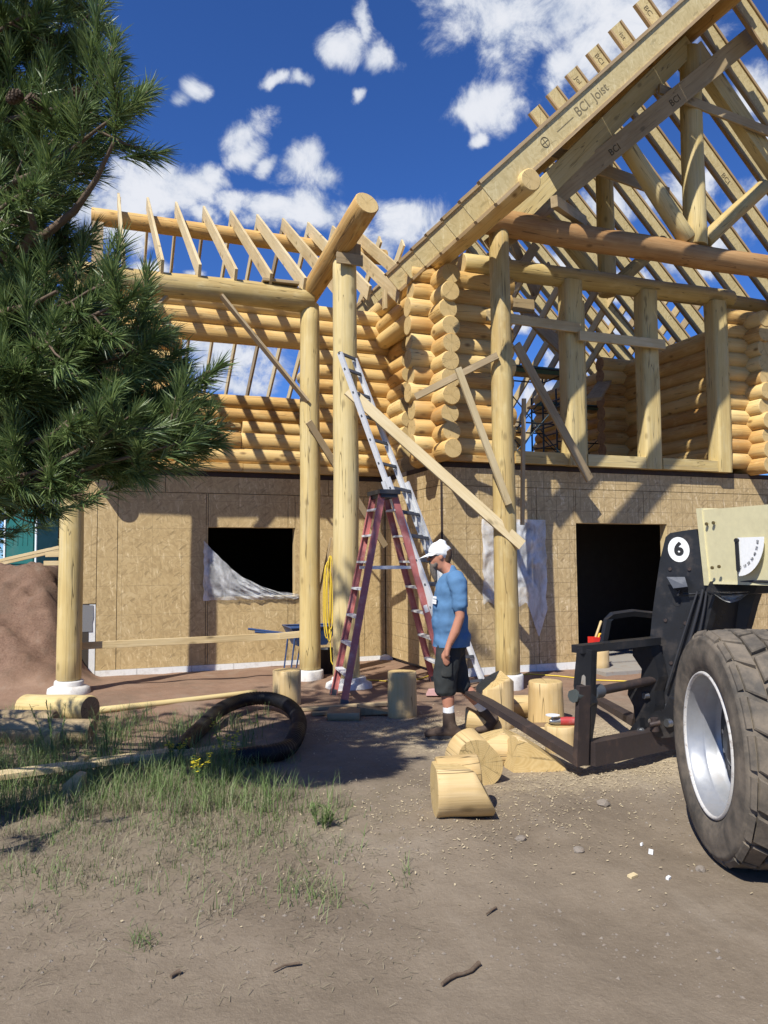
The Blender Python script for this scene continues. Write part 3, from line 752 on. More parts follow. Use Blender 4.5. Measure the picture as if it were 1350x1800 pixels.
# second truss further in
log('king_post', (7.9, 10.35, 5.9), (7.9, 10.35, 8.8), 0.15, 0.14, (POST, ENDL), house)
log('tie_beam', (4.4, 10.35, 6.05), (11.6, 10.35, 6.09), 0.13, 0.13, (LOG, ENDL), house)
log('strut', (8.05, 10.35, 6.1), (9.1, 10.35, 7.0), 0.11, 0.10, (POST, ENDL), house)
log('strut', (7.75, 10.35, 6.1), (6.6, 10.35, 7.2), 0.11, 0.10, (POST, ENDL), house)

# ---- roof joists
SL = 0.985; XR, ZR = 7.9, 9.635; XE = 3.69
for k in range(20):
    y = 6.93+0.457*k
    xe = XE if y < 10.1 else 4.3
    ijoist('roof_joist', (xe, y, ZR-SL*(XR-xe)), (XR-0.03, y, ZR-SL*0.03), 0.32, house)
for k in range(16):
    y2 = 7.08+0.59*k
    if 8.6 < y2 < 11.9: ijoist('roof_joist', (XR-0.32, y2, ZR+SL*0.32), (12.6, y2, ZR-SL*(12.6-XR)), 0.32, house)
    else: ijoist('roof_joist', (XR+0.02, y2, ZR-SL*0.02), (12.6, y2, ZR-SL*(12.6-XR)), 0.32, house)
for (xa, xb) in ((5.15, 6.05), (6.054, 6.95), (6.954, 7.85)):
    for (ya, yb2) in ((7.45, 8.85), (8.854, 10.3), (10.304, 11.75), (11.754, 13.2)):
        za, zb = ZR-SL*(XR-xa)+.004, ZR-SL*(XR-xb)+.004; mb = MB()
        mb.prism([(xa, ya, za), (xb, ya, zb), (xb, yb2, zb), (xa, yb2, za)], (-.009, 0, .009)); mb.build('roof_panel', OSBL, house)
# rake printing
d = Vector((1, 0, SL)).normalized(); nrm = Vector((-SL, 0, 1)).normalized()
def rake_text(s, xpos, y, size, drop, mat=PENC, name='joist_print'):
    c = Vector((xpos, y-0.0075, ZR-SL*(XR-xpos))) - nrm*drop
    M = Matrix((d, nrm, d.cross(nrm))).transposed().to_4x4(); M.translation = c
    text_obj(name, s, M, size, mat, house, 0.0004)
rake_text('BCI  Joist', 5.02, 6.93, 0.155, 0.165)
rake_text('\u2014\u2014', 4.66, 6.93, 0.15, 0.165)
mb = MB(); c = Vector((4.40, 6.923, ZR-SL*(XR-4.40))) - nrm*0.165
rr = [c + d*math.cos(2*math.pi*i/20)*0.055 + nrm*math.sin(2*math.pi*i/20)*0.055 for i in range(21)]
mb.tube(rr, 0.005, 5); mb.tube([c-nrm*0.05, c+nrm*0.05], 0.004, 5); mb.tube([c-d*0.05, c+d*0.05], 0.004, 5)
mb.build('joist_print_emblem', PENC, house)
d2 = Vector((1, 0, -SL)).normalized(); n2 = Vector((SL, 0, 1)).normalized()
for k, s in ((3, 'BC'), (4, 'ist'), (5, 'BCI'), (6, 'Joi'), (4, 'BCI'), (6, 'BCI')):
    y = 7.08+0.59*k; xq = XR-0.18 if s in ('BC', 'ist', 'Joi') or k == 5 else XR+1.8
    c = Vector((xq, y-0.0075, ZR-SL*(xq-XR))) - n2*0.16
    M = Matrix((d2, n2, d2.cross(n2))).transposed().to_4x4(); M.translation = c
    text_obj('joist_print', s, M, 0.13, PENCD, house, 0.0004)
# loose joist lying through the truss, sloping brace boards, collar boards
pA, pB = onY(1328, 58, 7.86), onY(862, 438, 8.56)
dW = (pB-pA).normalized(); uW = dW.cross(Vector((0, -1, 0))).normalized(); uW = uW if uW.z > 0 else -uW
board('walk_plank', pA, pB, 0.045, 0.27, OLDLUM, house, uW)
for f_ in (.035, -.035): pass
fnW = uW.cross(dW).normalized(); fnW = fnW if fnW.y < 0 else -fnW
xW = uW.cross(fnW)
for t_, sW in ((.33, 'BCI'), (.56, 'BCI')):
    Mw = Matrix((xW, uW, fnW)).transposed().to_4x4(); Mw.translation = pA.lerp(pB, t_)+fnW*.0235-uW*.02; text_obj('joist_print', sW, Mw, .13, PENCD, house, .0004)
M = Matrix.Translation((8.5, 8.6, 8.4))
board('collar_board', (7.2, 8.2, 8.02), (9.3, 8.2, 7.78), 0.038, 0.14, OLDLUM, house)
board('collar_board', (5.6, 8.75, 7.18), (7.8, 8.75, 6.88), 0.038, 0.18, OLDLUM, house)
board('brace', (5.30, 7.95, 6.0), (6.2, 8.6, 6.15), 0.09, 0.14, OLDLUM, house)
board('brace', (6.3, 10.0, 5.6), (5.6, 9.9, 6.9), 0.04, 0.14, OLDLUM, house)
board('brace', (5.3, 9.8, 5.0), (6.2, 9.8, 6.3), 0.04, 0.14, OLDLUM, house)
board('ledger', (5.3, 9.75, 5.30), (6.1, 9.75, 5.32), 0.05, 0.20, OLDLUM, house)
board('valley_board', (6.9, 11.4, 5.9), (8.6, 12.6, 5.6), 0.05, 0.30, OLDLUM, house)
# low wing: front rafters, back rafters, ridge log
Y0, Z0, YRG, ZRG = 9.74, 5.215, 13.0, 7.50
for k in range(10):
    x = 0.29+0.457*k
    board('rafter', (x, Y0, Z0), (x, YRG, ZRG), 0.038, 0.20, LUM, house, (0, 0, 1))
for k in range(28):
    x = 0.31+0.457*k
    board('rafter', (x, YRG, ZRG-0.01), (x, 17.4, ZRG-0.698*(17.4-YRG)), 0.038, 0.20, LUM if k % 3 else OLDLUM, house, (0, 0, 1))
log('wing_ridge_log', (-0.12, 12.78, 7.06), (4.9, 12.78, 7.06), 0.135, 0.14, (LOG, ENDL), house)
for k in range(7):
    mb = MB(); mb.box((-0.02, 12.78, 5.70+0.19*k), (0.17, 0.26, 0.185)); mb.build('crib_block', OLDLUM, house)
board('loose_block', (2.02, 9.82, 5.235), (2.5, 9.80, 5.235), 0.16, 0.04, OLDLUM, house)
board('tail_block', (3.72, 9.75, 5.02), (3.72, 9.75, 5.28), 0.04, 0.10, LUM, house, (0, 1, 0))

# ---- braces
board('brace', (1.48, 9.78, 4.96), (2.62, 9.78, 3.66), 0.036, 0.088, OLDLUM, house, (0, -1, 0.4))
board('brace', (0.52, 9.90, 4.55), (0.88, 9.90, 4.98), 0.036, 0.088, OLDLUM, house, (0, -1, 0.4))
board('brace', (2.62, 9.72, 3.38), (3.85, 10.15, 1.75), 0.036, 0.09, OLDLUM, house, (1, 0, 1))
board('brace', onD(612, 686, 9.36), (4.88, 8.17, 1.72), 0.038, 0.14, LUM, house, (1, 0, 1))
board('brace', (4.02, 8.12, 3.83), (4.70, 8.16, 2.22), 0.038, 0.085, LUM, house, (1, 0, 0.5))
board('brace', (3.76, 8.80, 3.60), (4.62, 8.22, 4.06), 0.038, 0.085, OLDLUM, house, (0, 0, 1))
board('brace', (5.16, 8.52, 3.62), (5.24, 8.75, 2.0), 0.05, 0.038, OLDLUM, house, (0, 1, 0))
board('brace', (5.12, 8.62, 4.35), (6.50, 9.02, 2.66), 0.038, 0.125, OLDLUM, house, (1, 0, 1))
board('rail_board', (-0.12, 10.06, 0.545), (2.36, 10.06, 0.56), 0.038, 0.085, LUM, house)
board('rail_board', (2.30, 10.02, 0.565), (2.62, 10.02, 0.58), 0.038, 0.085, LUM, house)

# ================================================================== LADDERS
def step_ladder():
    c = Vector((3.22, 8.53, 2.33))
    A1, A2 = Vector((2.62, 8.64, 0.0)), Vector((2.53, 7.96, 0.0))
    B1, B2 = Vector((4.00, 8.45, 0.0)), Vector((4.10, 9.12, 0.0))
    for q in (A1, A2, B1, B2): q.z = gz(q.x, q.y)+0.005
    t = thing('step_ladder', 'red fibreglass step ladder with black top cap in front of the tall post', 'ladder', (3.22, 8.53, 0))
    mb = MB(); mb.box(c+Vector((0, 0, 0.02)), (0.26, 0.44, 0.05)); mb.box(c+Vector((0, 0, -0.025)), (0.20, 0.40, 0.045)); mb.build('top_cap', BLACKPL, t)
    tops = {'A1': c+Vector((-0.075, 0.16, 0)), 'A2': c+Vector((-0.075, -0.16, 0)), 'B1': c+Vector((0.075, -0.16, 0)), 'B2': c+Vector((0.075, 0.16, 0))}
    for nm, ft in (('A1', A1), ('A2', A2), ('B1', B1), ('B2', B2)):
        tp = tops[nm]; mb = MB(); M = frame(ft, tp, (0, 1, 0)); L = (tp-ft).length; Q = M.to_3x3()
        sx = 1 if tp.y < c.y else -1
        # channel rail: web across, two flanges
        mb.box((ft+tp)/2, (0.078, 0.006, L), Q)
        for e in (-0.036, 0.036): mb.box((ft+tp)/2 + Q @ Vector((e, sx*0.012, 0)), (0.006, 0.024, L), Q)
        r = mb.build('rail', RED, t)
        mb = MB(); mb.box(ft + Q @ Vector((0, 0, 0.03)), (0.088, 0.03, 0.07), Q); mb.build('foot', ALUD, r)
    for a, b, n in ((A1, A2, 7), (B1, B2, 7)):
        ta, tb = (tops['A1'], tops['A2']) if a is A1 else (tops['B2'], tops['B1'])
        if a is B1: a, b = B2, B1
        for i in range(1, n+1):
            f = i/(n+0.6)
            p, q = a.lerp(ta, f), b.lerp(tb, f)
            mb = MB(); M = frame(p, q); Q = M.to_3x3(); mb.box((p+q)/2, (0.085, 0.024, (q-p).length-0.01), Q)
            mb.build('step', ALU, t)
    for s in (-1, 1):
        f = 0.63
        p = (A1 if s > 0 else A2).lerp(tops['A1' if s > 0 else 'A2'], f); q = (B2 if s > 0 else B1).lerp(tops['B2' if s > 0 else 'B1'], f)
        mb = MB(); mb.beam(p+Vector((0, -s*0.03, 0)), q+Vector((0, -s*0.03, 0)), 0.012, 0.035); mb.build('spreader', ALU, t)
    mid = B1.lerp(tops['B1'], 0.42); mb = MB(); Q = frame(B1, tops['B1'], (0, 1, 0)).to_3x3()
    mb.box(mid + Q @ Vector((0, -0.005, 0)), (0.05, 0.003, 0.09), Q); mb.build('sticker', PAPER, t)
step_ladder()

def extension_ladder():
    FLt, FRt = onD(815, 1219, 9.0), onD(854, 1206, 9.33)
    FLt.z = gz(FLt.x, FLt.y)+0.01; FRt.z = gz(FRt.x, FRt.y)+0.01
    TL, TR = onD(599, 616, 9.26), onD(632, 629, 9.52)
    t = thing('extension_ladder', 'aluminium extension ladder leaning against the tall porch post', 'ladder', FLt.lerp(FRt, .5))
    Q = frame(FLt, TL, FRt-FLt).to_3x3(); nrm = Q.col[0]
    if nrm.x > 0: nrm = -nrm       # towards the camera side / left
    acr = (FRt-FLt).normalized()
    def section(f0, f1, off, inset, name):
        pl, ql = FLt.lerp(TL, f0)+nrm*off+acr*inset, FLt.lerp(TL, f1)+nrm*off+acr*inset
        pr, qr = FRt.lerp(TR, f0)+nrm*off-acr*inset, FRt.lerp(TR, f1)+nrm*off-acr*inset
        for p, q, s in ((pl, ql, 1), (pr, qr, -1)):
            mb = MB(); L = (q-p).length; Qr = frame(p, q, acr).to_3x3()
            mb.box((p+q)/2, (0.068, 0.005, L), Qr)
            for e in (-0.032, 0.032): mb.box((p+q)/2 + Qr @ Vector((e, s*0.014, 0)), (0.005, 0.028, L), Qr)
            r = mb.build(name, ALU, t)
            mb = MB(); k = int(L/0.3048)
            for i in range(k+1):
                c = p.lerp(q, min(1, (i+0.35)*0.3048/L)); mb.box(c + Qr @ Vector((0, -s*0.004, 0)), (0.022, 0.006, 0.022), Qr)
            tag(mb.build('rivet', ALUD, r), kind='stuff')
        L = (ql-pl).length
        for i in range(int(L/0.3048)+1):
            f = min(1, (i+0.35)*0.3048/L); a, b = pl.lerp(ql, f), pr.lerp(qr, f)
            mb = MB(); mb.box((a+b)/2, (0.034, 0.026, (b-a).length), frame(a, b, nrm).to_3x3()); mb.build('rung', ALUD, t)
    section(0.0, 0.62, 0.0, 0.0, 'base_rail')
    section(0.22, 1.0, 0.055, 0.024, 'fly_rail')
    for p in (FLt, FRt):
        mb = MB(); mb.box(p+Vector((0, 0, 0.03)), (0.10, 0.06, 0.07), Q); mb.build('foot', ALUD, t)
    for f in (0.42, 0.6):
        c = FLt.lerp(TL, f)+nrm*0.07; mb = MB(); mb.box(c, (0.05, 0.02, 0.13), Q); mb.build('lock_bracket', ALUD if f < .5 else ALU, t)
    c = FLt.lerp(TL, 0.40) + nrm*0.06-acr*0.0; mb = MB(); mb.box(c-acr*0.006, (0.04, 0.003, 0.20), Q); mb.build('sticker', PAPER, t)
extension_ladder()

# ================================================================== PERSON
rtg = Vector((0.935, -0.353, 0)); fwg = Vector((0.353, 0.935, 0))
MB0 = rtg*((785-675)/1350*6.97) + fwg*6.97
MB0.z = gz(MB0.x, MB0.y)
SIDE = -fwg
def mp(f, s, z): return MB0 + MANF*f + SIDE*s + Vector((0, 0, z))
person = thing('person', 'bearded person in white cap, blue T-shirt and dark shorts walking past the ladders', 'person', MB0)
def ch(*pts): return [(mp(f, s, z), ra, rb) for (f, s, z, ra, rb) in pts]       # ra front-back, rb sideways
body = [
    ch((-.03, 0, .98, .12, .13), (-.025, 0, 1.04, .125, .14), (-.03, 0, 1.25, .12, .16), (-.05, 0, 1.40, .09, .15), (-.02, 0, 1.46, .062, .07), (.03, 0, 1.53, .052, .055)),
    ch((.045, 0, 1.50, .055, .055), (.075, 0, 1.565, .082, .068), (.07, 0, 1.62, .092, .074), (.06, 0, 1.67, .07, .06)),
    ch((.115, 0, 1.525, .035, .045), (.135, 0, 1.55, .03, .04)),
    ch((.158, 0, 1.585, .014, .012), (.172, 0, 1.568, .016, .016)),                     # nose
    ch((.06, .071, 1.60, .02, .012), (.055, .074, 1.575, .014, .01)),                    # ear
    ch((.06, -.071, 1.60, .02, .012), (.055, -.074, 1.575, .014, .01)),
    ch((-.07, .19, 1.38, .06, .06), (-.085, .225, 1.22, .05, .048), (-.09, .235, 1.07, .042, .042), (-.045, .235, .94, .042, .04), (.01, .23, .83, .028, .032), (.025, .228, .785, .026, .04), (.03, .226, .735, .022, .042)),
    ch((-.07, -.19, 1.38, .06, .06), (-.13, -.225, 1.22, .05, .048), (-.16, -.235, 1.07, .042, .042), (-.12, -.235, .94, .04, .04), (-.07, -.23, .83, .028, .03), (-.06, -.228, .785, .026, .04), (-.05, -.226, .735, .022, .042)),
    ch((0, .09, .85, .09, .085), (.02, .09, .65, .078, .075), (.035, .09, .47, .058, .056), (.012, .09, .34, .058, .056), (.008, .09, .22, .042, .042), (.008, .09, .12, .036, .038)),
    ch((-.03, -.09, .85, .09, .085), (-.055, -.09, .65, .078, .075), (-.085, -.09, .46, .058, .056), (-.20, -.09, .36, .056, .055), (-.29, -.09, .25, .042, .042), (-.36, -.09, .17, .036, .038)),
]
for s, off in ((.226, 0), (-.226, -.08)):                                                     # fingers and thumb
    for k, (ln, dx) in enumerate(((.075, .024), (.088, .009), (.084, -.007), (.068, -.021))):
        body.append(ch((.03+off+dx, s, .735, .010, .010), (.036+off+dx, s-.004 if s > 0 else s+.004, .735-ln*.5, .0092, .0092), (.026+off+dx, s-.014 if s > 0 else s+.014, .735-ln, .008, .008)))
    body.append(ch((.045+off, s, .775, .012, .012), (.066+off, s-.012 if s > 0 else s+.012, .745, .010, .010), (.070+off, s-.018 if s > 0 else s+.018, .71, .0085, .0085)))
remesh_parts('body', body, 0.0085, SKIN, person, 3)
shirt = [
    ch((-.035, 0, .72, .172, .195), (-.035, 0, .84, .172, .195), (-.03, 0, .92, .168, .19), (-.018, 0, 1.03, .165, .185), (-.022, 0, 1.18, .155, .185), (-.03, 0, 1.30, .140, .195), (-.045, 0, 1.40, .112, .175), (-.035, 0, 1.455, .075, .085)),
    ch((-.06, .13, 1.41, .085, .07), (-.075, .20, 1.36, .082, .075), (-.085, .225, 1.26, .075, .068), (-.09, .235, 1.15, .072, .065)),
    ch((-.06, -.13, 1.41, .085, .07), (-.09, -.20, 1.36, .082, .075), (-.12, -.225, 1.26, .075, .068), (-.14, -.235, 1.17, .07, .065)),
]
so_ = remesh_parts('t_shirt', shirt, 0.011, SHIRT, person, 4)
def slice_at(o, co, no):
    q = WORLD[o.name].translation; bm = bmesh.new(); bm.from_mesh(o.data)
    bmesh.ops.bisect_plane(bm, geom=bm.verts[:]+bm.edges[:]+bm.faces[:], plane_co=Vector(co)-q, plane_no=Vector(no).normalized(), clear_outer=True)
    bm.to_mesh(o.data); bm.free()
def fold(o, amp, sx, sz):                                                              # cloth folds
    c = o.matrix_basis.translation
    for v in o.data.vertices:
        q = v.co
        h = noise.noise((q.x*sx, q.y*sx, q.z*sz+3.1)) + 0.5*noise.noise((q.x*sx*2.3+4, q.y*sx*2.3, q.z*sz*2.2))
        v.co = q + v.normal*h*amp
fold(so_, 0.015, 7, 9)
fold(so_, 0.0025, 12, 20)
slice_at(so_, mp(0, 0, .795), (0, 0, -1))
shorts = [
    ch((-.035, 0, .88, .135, .17), (-.03, 0, .80, .14, .175), (-.03, 0, .74, .12, .16)),
    ch((-.005, .085, .82, .115, .10), (.02, .09, .66, .112, .098), (.035, .09, .50, .102, .092), (.035, .09, .40, .098, .09)),
    ch((-.045, -.085, .82, .115, .10), (-.06, -.09, .66, .112, .098), (-.085, -.09, .50, .102, .092), (-.125, -.09, .40, .096, .09)),
]
sh_ = remesh_parts('shorts', shorts, 0.012, SHORT, person, 4); fold(sh_, 0.012, 10, 7); slice_at(sh_, mp(0, 0, .375), (0, 0, -1))
mb = MB(); Mx = Matrix.Identity(3)
remesh_parts('pocket', [ch((.02, .195, .70, .05, .012), (.028, .197, .55, .052, .012))], 0.01, SHORT, person, 2)
for (f, s) in ((.008, .09),):
    remesh_parts('boot', [ch((.008, s, .22, .055, .052), (.004, s, .12, .06, .053), (-.02, s, .055, .068, .05)),
                          [(mp(-.075, s, .045), .045, .046, Vector((0, 0, 1))), (mp(.03, s, .05), .05, .05, Vector((0, 0, 1))), (mp(.13, s, .045), .043, .055, Vector((0, 0, 1))), (mp(.20, s, .036), .034, .046, Vector((0, 0, 1)))]], 0.009, BOOT, person, 3)
    mb = MB(); o = []
    for i in range(20):
        a = 2*math.pi*i/20; o.append(mp(.062+.155*math.cos(a), s+.052*math.sin(a)*(1.1 if math.cos(a) > 0 else .85), .0))
    mb.prism(o, (0, 0, .028)); mb.build('boot_sole', BLACKPL, person)
    remesh_parts('sock', [ch((.008, s, .285, .050, .048), (.008, s, .19, .052, .050))], 0.009, SOCK, person, 3)
s = -.09
remesh_parts('boot', [[(mp(-.325, s, .20), .055, .05), (mp(-.365, s, .15), .058, .05), (mp(-.395, s, .11), .055, .048)],
                      [(mp(-.425, s, .13), .042, .045), (mp(-.37, s, .07), .05, .05), (mp(-.32, s, .035), .036, .05), (mp(-.265, s, .03), .028, .044)]], 0.009, BOOT, person, 3)
remesh_parts('sock', [ch((-.27, s, .275, .05, .048), (-.325, s, .215, .05, .048))], 0.009, SOCK, person, 3)
remesh_parts('hair', [ch((.0, 0, 1.55, .035, .055), (-.005, 0, 1.60, .045, .07), (.01, 0, 1.64, .06, .075))], 0.008, HAIR, person, 2)
remesh_parts('beard', [ch((.128, 0, 1.525, .028, .046), (.124, 0, 1.48, .034, .042), (.112, 0, 1.42, .026, .032), (.10, 0, 1.375, .014, .018)), ch((.098, .056, 1.535, .016, .010), (.115, .042, 1.505, .022, .014)), ch((.098, -.056, 1.535, .016, .010), (.115, -.042, 1.505, .022, .014)),
                       ch((.155, .02, 1.548, .014, .02), (.152, -.02, 1.548, .014, .02))], 0.007, BEARD, person, 2)
cap = remesh_parts('cap', [ch((.062, 0, 1.622, .108, .086), (.055, 0, 1.665, .104, .084), (.05, 0, 1.70, .082, .07), (.045, 0, 1.715, .05, .045))], 0.008, CAPM, person, 4)
mb = MB(); ring = []; ring2 = []
for i in range(13):
    a = -math.pi/2+math.pi*i/12
    ring.append(mp(.10+.062*math.cos(a), .082*math.sin(a), 1.628)); ring2.append(mp(.125+.135*math.cos(a), .078*math.sin(a), 1.592+.018*abs(math.sin(a))-.02*math.cos(a)))
vs = ring+ring2+[q+Vector((0, 0, -.005)) for q in ring+ring2]
fs = [(i, i+1, 14+i, 13+i) for i in range(12)] + [(26+i, 39+i, 40+i, 27+i) for i in range(12)] + [(13+i, 14+i, 40+i, 39+i) for i in range(12)]
mb.add(vs, fs, 0, True); mb.build('cap_brim', CAPM, cap)
sg = MB()
for s in (.032, -.032):
    sg.box(mp(.150, s, 1.598), (.018, .045, .034), Matrix((MANF, SIDE, (0, 0, 1))).transposed())
for s in (.070, -.070): sg.beam(mp(.148, s*.8, 1.606), mp(.06, s*1.06, 1.604), .006, .010)
sg.build('sunglasses', LENS, person)
for (f, z, L) in ((.141, 1.232, .05), (.1425, 1.205, .045), (.144, 1.185, .04)):
    mb = MB()
    for k in range(6): mb.box(mp(f-.012-k*.003, .055+k*.016, z), (.014, .011, .018), Matrix((MANF, SIDE, (0, 0, 1))).transposed())
    mb.build('shirt_print', PAPER, so_)
mb = MB(); mb.tube([mp(.022+.022*math.cos(a), .230+.006, .728+.001*a) + SIDE*(.012*math.sin(a)) for a in [i*.7 for i in range(10)]], .003, 5); mb.build('ring', STEEL, person)

# ================================================================== TELEHANDLER
th = thing('telehandler', 'cream and black telehandler with forks lowered and numbered 6 on its boom head', 'telehandler', (4.6, 2.6, 0))
AXH = R(25.04); hd = Vector((math.sin(AXH), math.cos(AXH), 0)); nv = Vector((-math.cos(AXH), math.sin(AXH), 0))
def wheel(C, hdv, nvv, detail=True):
    hdv = Vector(hdv); nvv = Vector(nvv)
    c = C
    mb = MB()
    prof = [(.368, -.015), (.378, .006), (.395, .012), (.44, .026), (.50, .026), (.535, .014), (.545, .016), (.560, -.004), (.572, -.035), (.566, -.07), (.566, -.36), (.556, -.43), (.50, -.455), (.44, -.455), (.378, -.43), (.368, -.41)]
    mb.lathe(prof, c, nvv, 56)
    ty = mb.build('tyre', TYRE, th)
    N = 20; mbt = MB(); w0 = -.022; wt = .39; rows = 4
    def P(ang, a, r_): return c + nvv*a + (hdv*math.cos(ang) + Vector((0, 0, 1))*math.sin(ang))*r_
    pitch = 2*math.pi/N; g = 0.015/.59
    for j in range(rows):
        a0 = w0 - wt*j/rows; a1 = w0 - wt*(j+1)/rows
        ga = .0065
        sl = pitch*0.26*(1 if j % 2 == 0 else -1)
        st = pitch*(0.0 if j % 2 == 0 else 0.5) + (pitch*.26 if j % 2 else 0)
        for i in range(N):
            t0 = i*pitch+st
            jit = random.uniform(-.02, .02)*pitch
            bot = .562
            lo = [(t0+g+jit, a0-ga), (t0+sl+g+jit, a1+ga), (t0+sl+pitch-g, a1+ga), (t0+pitch-g, a0-ga)]
            mid = ((t0+t0+pitch+sl)/2, (a0+a1)/2)
            vs = []
            for (rr, k) in ((bot-.012, 1.0), (.588, 1.0), (.594, .90)):
                for (t_, a_) in lo:
                    q = (mid[0]+(t_-mid[0])*k, mid[1]+(a_-mid[1])*k)
                    drop = .012*((abs(q[1]-(w0-wt/2))/(wt/2))**4) if rr > .58 else 0
                    vs.append(P(q[0], q[1], rr-drop))
            fs = [(0,1,5,4), (1,2,6,5), (2,3,7,6), (3,0,4,7), (4,5,9,8), (5,6,10,9), (6,7,11,10), (7,4,8,11), (8,9,10,11)]
            mbt.add(vs, fs)
        # shoulder lugs over the outer edge
    for i in range(N):
        t0 = i*pitch
        lo = [(t0+g, 0), (t0+pitch-g*1.2, 0)]
        vs = [P(lo[0][0], -.018, .590), P(lo[1][0], -.018, .590), P(lo[1][0], .000, .570), P(lo[0][0], .000, .570), P(lo[0][0], .003, .552), P(lo[1][0], .003, .552), P(lo[0][0], -.018, .55), P(lo[1][0], -.018, .55)]
        mbt.add(vs, [(0,1,2,3), (3,2,5,4), (0,3,4,6), (1,7,5,2)])
    mbt.build('tread_blocks', TYRE, ty)
    mb = MB()
    mb.lathe([(.372, .004), (.366, .014), (.356, .012), (.352, -.004)], c, nvv, 56, 0)
    rm = mb.build('rim', RIMEDGE, th)
    mb = MB(); mb.lathe([(.353, .000), (.340, -.02), (.335, -.075), (.325, -.082), (.322, -.09), (.312, -.14), (.308, -.17), (.30, -.175)], c, nvv, 56); mb.build('rim_barrel', RIM, rm)
    mb = MB(); mb.lathe([(.303, -.172), (.20, -.172), (.19, -.160), (.13, -.160), (.12, -.12), (.085, -.105), (.0, -.105)], c, nvv, 40); hb = mb.build('wheel_disc', BLACKM, rm)
    mb = MB()
    for i in range(10):
        a = 2*math.pi*i/10+.2; q = P(a, -.160, .16); mb.tube([q, q+nvv*.03], .014, 6)
    tag(mb.build('wheel_nuts', STEEL, rm), kind='stuff')
    if detail:
        q = P(math.pi*0.93, -.10, .318); q2 = q + (c-q).normalized()*.045+nvv*.03; mb = MB(); mb.tube([q, q2], .008, 6); mb.tube([q2, q2+Vector((.0, .0, -.03))], .006, 6); mb.build('valve', BLACKPL, rm)
Cw = Vector((3.0116, 3.2168, 0.585)); Cw.z = 0.594+gz(3.1, 3.2)-0.008
wheel(Cw, hd, nv)
# machine axes: heading 21 degrees left of the view axis
def lat(l, d_, z): return rtg*l + fwg*d_ + Vector((0, 0, z))
HM = (-0.358*rtg + 0.934*fwg).normalized(); RM = Vector((HM.y, -HM.x, 0))
base = lat(3.05, 4.05, 0)
for side, back in ((1.18, 0.0), (-1.18, 3.2), (1.18, 3.2)):
    q = base + RM*side - HM*back; q.z = 0.594+gz(q.x, q.y)-0.01
    if side > 0: wheel(q+RM*.2, -HM, RM, False)
    else: wheel(q-RM*.2, HM, -RM, False)
for back in (0.0, 3.2):
    mb = MB(); a = base-RM*.95-HM*back+Vector((0, 0, .6)); b_ = base+RM*.95-HM*back+Vector((0, 0, .6)); mb.tube([a, b_], .12, 12)
    mb.build('axle', BLACKM, th)
Qm = Matrix((RM, HM, Vector((0, 0, 1)))).transposed()
mb = MB(); mb.box(base-HM*1.7+Vector((0, 0, .78)), (.75, 4.0, .38), Qm); mb.build('chassis', BLACKM, th)
mb = MB(); mb.box(base-HM*2.3+RM*.72+Vector((0, 0, 1.08)), (.62, 1.7, .62), Qm); mb.build('engine_cover', CREAM, th)
mb = MB(); cb = base-HM*1.9-RM*.72
for sx in (-.36, .36):
    for sy in (-.6, .6): mb.beam(cb+RM*sx+HM*sy+Vector((0, 0, .9)), cb+RM*sx+HM*sy+Vector((0, 0, 2.25)), .06, .06)
mb.box(cb+Vector((0, 0, 2.28)), (.82, 1.35, .06), Qm); mb.box(cb+Vector((0, 0, .92)), (.8, 1.3, .1), Qm); mb.build('cab_frame', BLACKM, th)
mb = MB(); mb.box(cb-HM*.35+Vector((0, 0, 1.15)), (.5, .12, .6), Qm); mb.box(cb-HM*.1+Vector((0, 0, 1.0)), (.5, .5, .12), Qm); mb.build('seat', BLACKPL, th)

def slab(px, d_, th_, depthdir=None):
    """plate whose front outline is given at distance d_ and which is th_ deep"""
    pts = [onD(x, y, d_ if not isinstance(d_, (list, tuple)) else d_[i]) for i, (x, y) in enumerate(px)]
    return pts, (depthdir or fwg)*th_
# boom: front face runs along HM from the head backwards
Bt, Bb = onD(1227, 897, 5.80), onD(1241, 1026, 5.80)
BD = (onD(1350, 887, 5.20)-onD(1227, 897, 5.80)); BD.z = BD.z*0.4; BD.normalize()
L = 4.6; thk = 0.42; BR = BD.cross(Vector((0, 0, 1))).normalized()
if BR.dot(fwg) < 0: BR = -BR
mb = MB(); mb.prism([Bt, Bt+BD*L, Bb+BD*L+Vector((0, 0, .03)), Bb], BR*thk)
boom = mb.build('boom', CREAM, th)
mb = MB(); Bf = -BR*0.012
mb.prism([Bt+Vector((0, 0, .014))-BD*.008+Bf, Bt+Vector((0, 0, .014))+BD*.045+Bf, Bb+BD*.045+Bf+Vector((0, 0, -.012)), Bb-BD*.008+Bf+Vector((0, 0, -.012))], BR*(thk+.024)); mb.build('boom_collar', CREAM, boom)
mb = MB(); mb.prism([Bb+BD*.05+Bf*.5, Bb+BD*L+Bf*.5+Vector((0, 0, .03)), Bb+BD*L+Bf*.5+Vector((0, 0, .05)), Bb+BD*.05+Bf*.5+Vector((0, 0, .02))], -BR*.004); mb.build('boom_weld', CREAM, boom)
def onboom(px, py, off=0.003):
    d_ = ray(px, py); t_ = (Bt-CAM).dot(BR)/d_.dot(BR); return CAM+d_*t_ - BR*off
for (x, y) in ((1243, 921), (1255, 919), (1253, 998), (1265, 996)):
    q = onboom(x, y, 0); mb = MB(); mb.tube([q, q-BR*.012], .013, 6); mb.build('bolt', BOLTM, boom)
up_b = Vector((0, 0, 1)); right_b = (-BD if BD.dot(rtg) < 0 else BD)
ctr = onboom(1297, 950, .002)
o = [ctr+BR*0]; mb = MB()
rad = (onboom(1343, 941)-onboom(1297, 950)).length
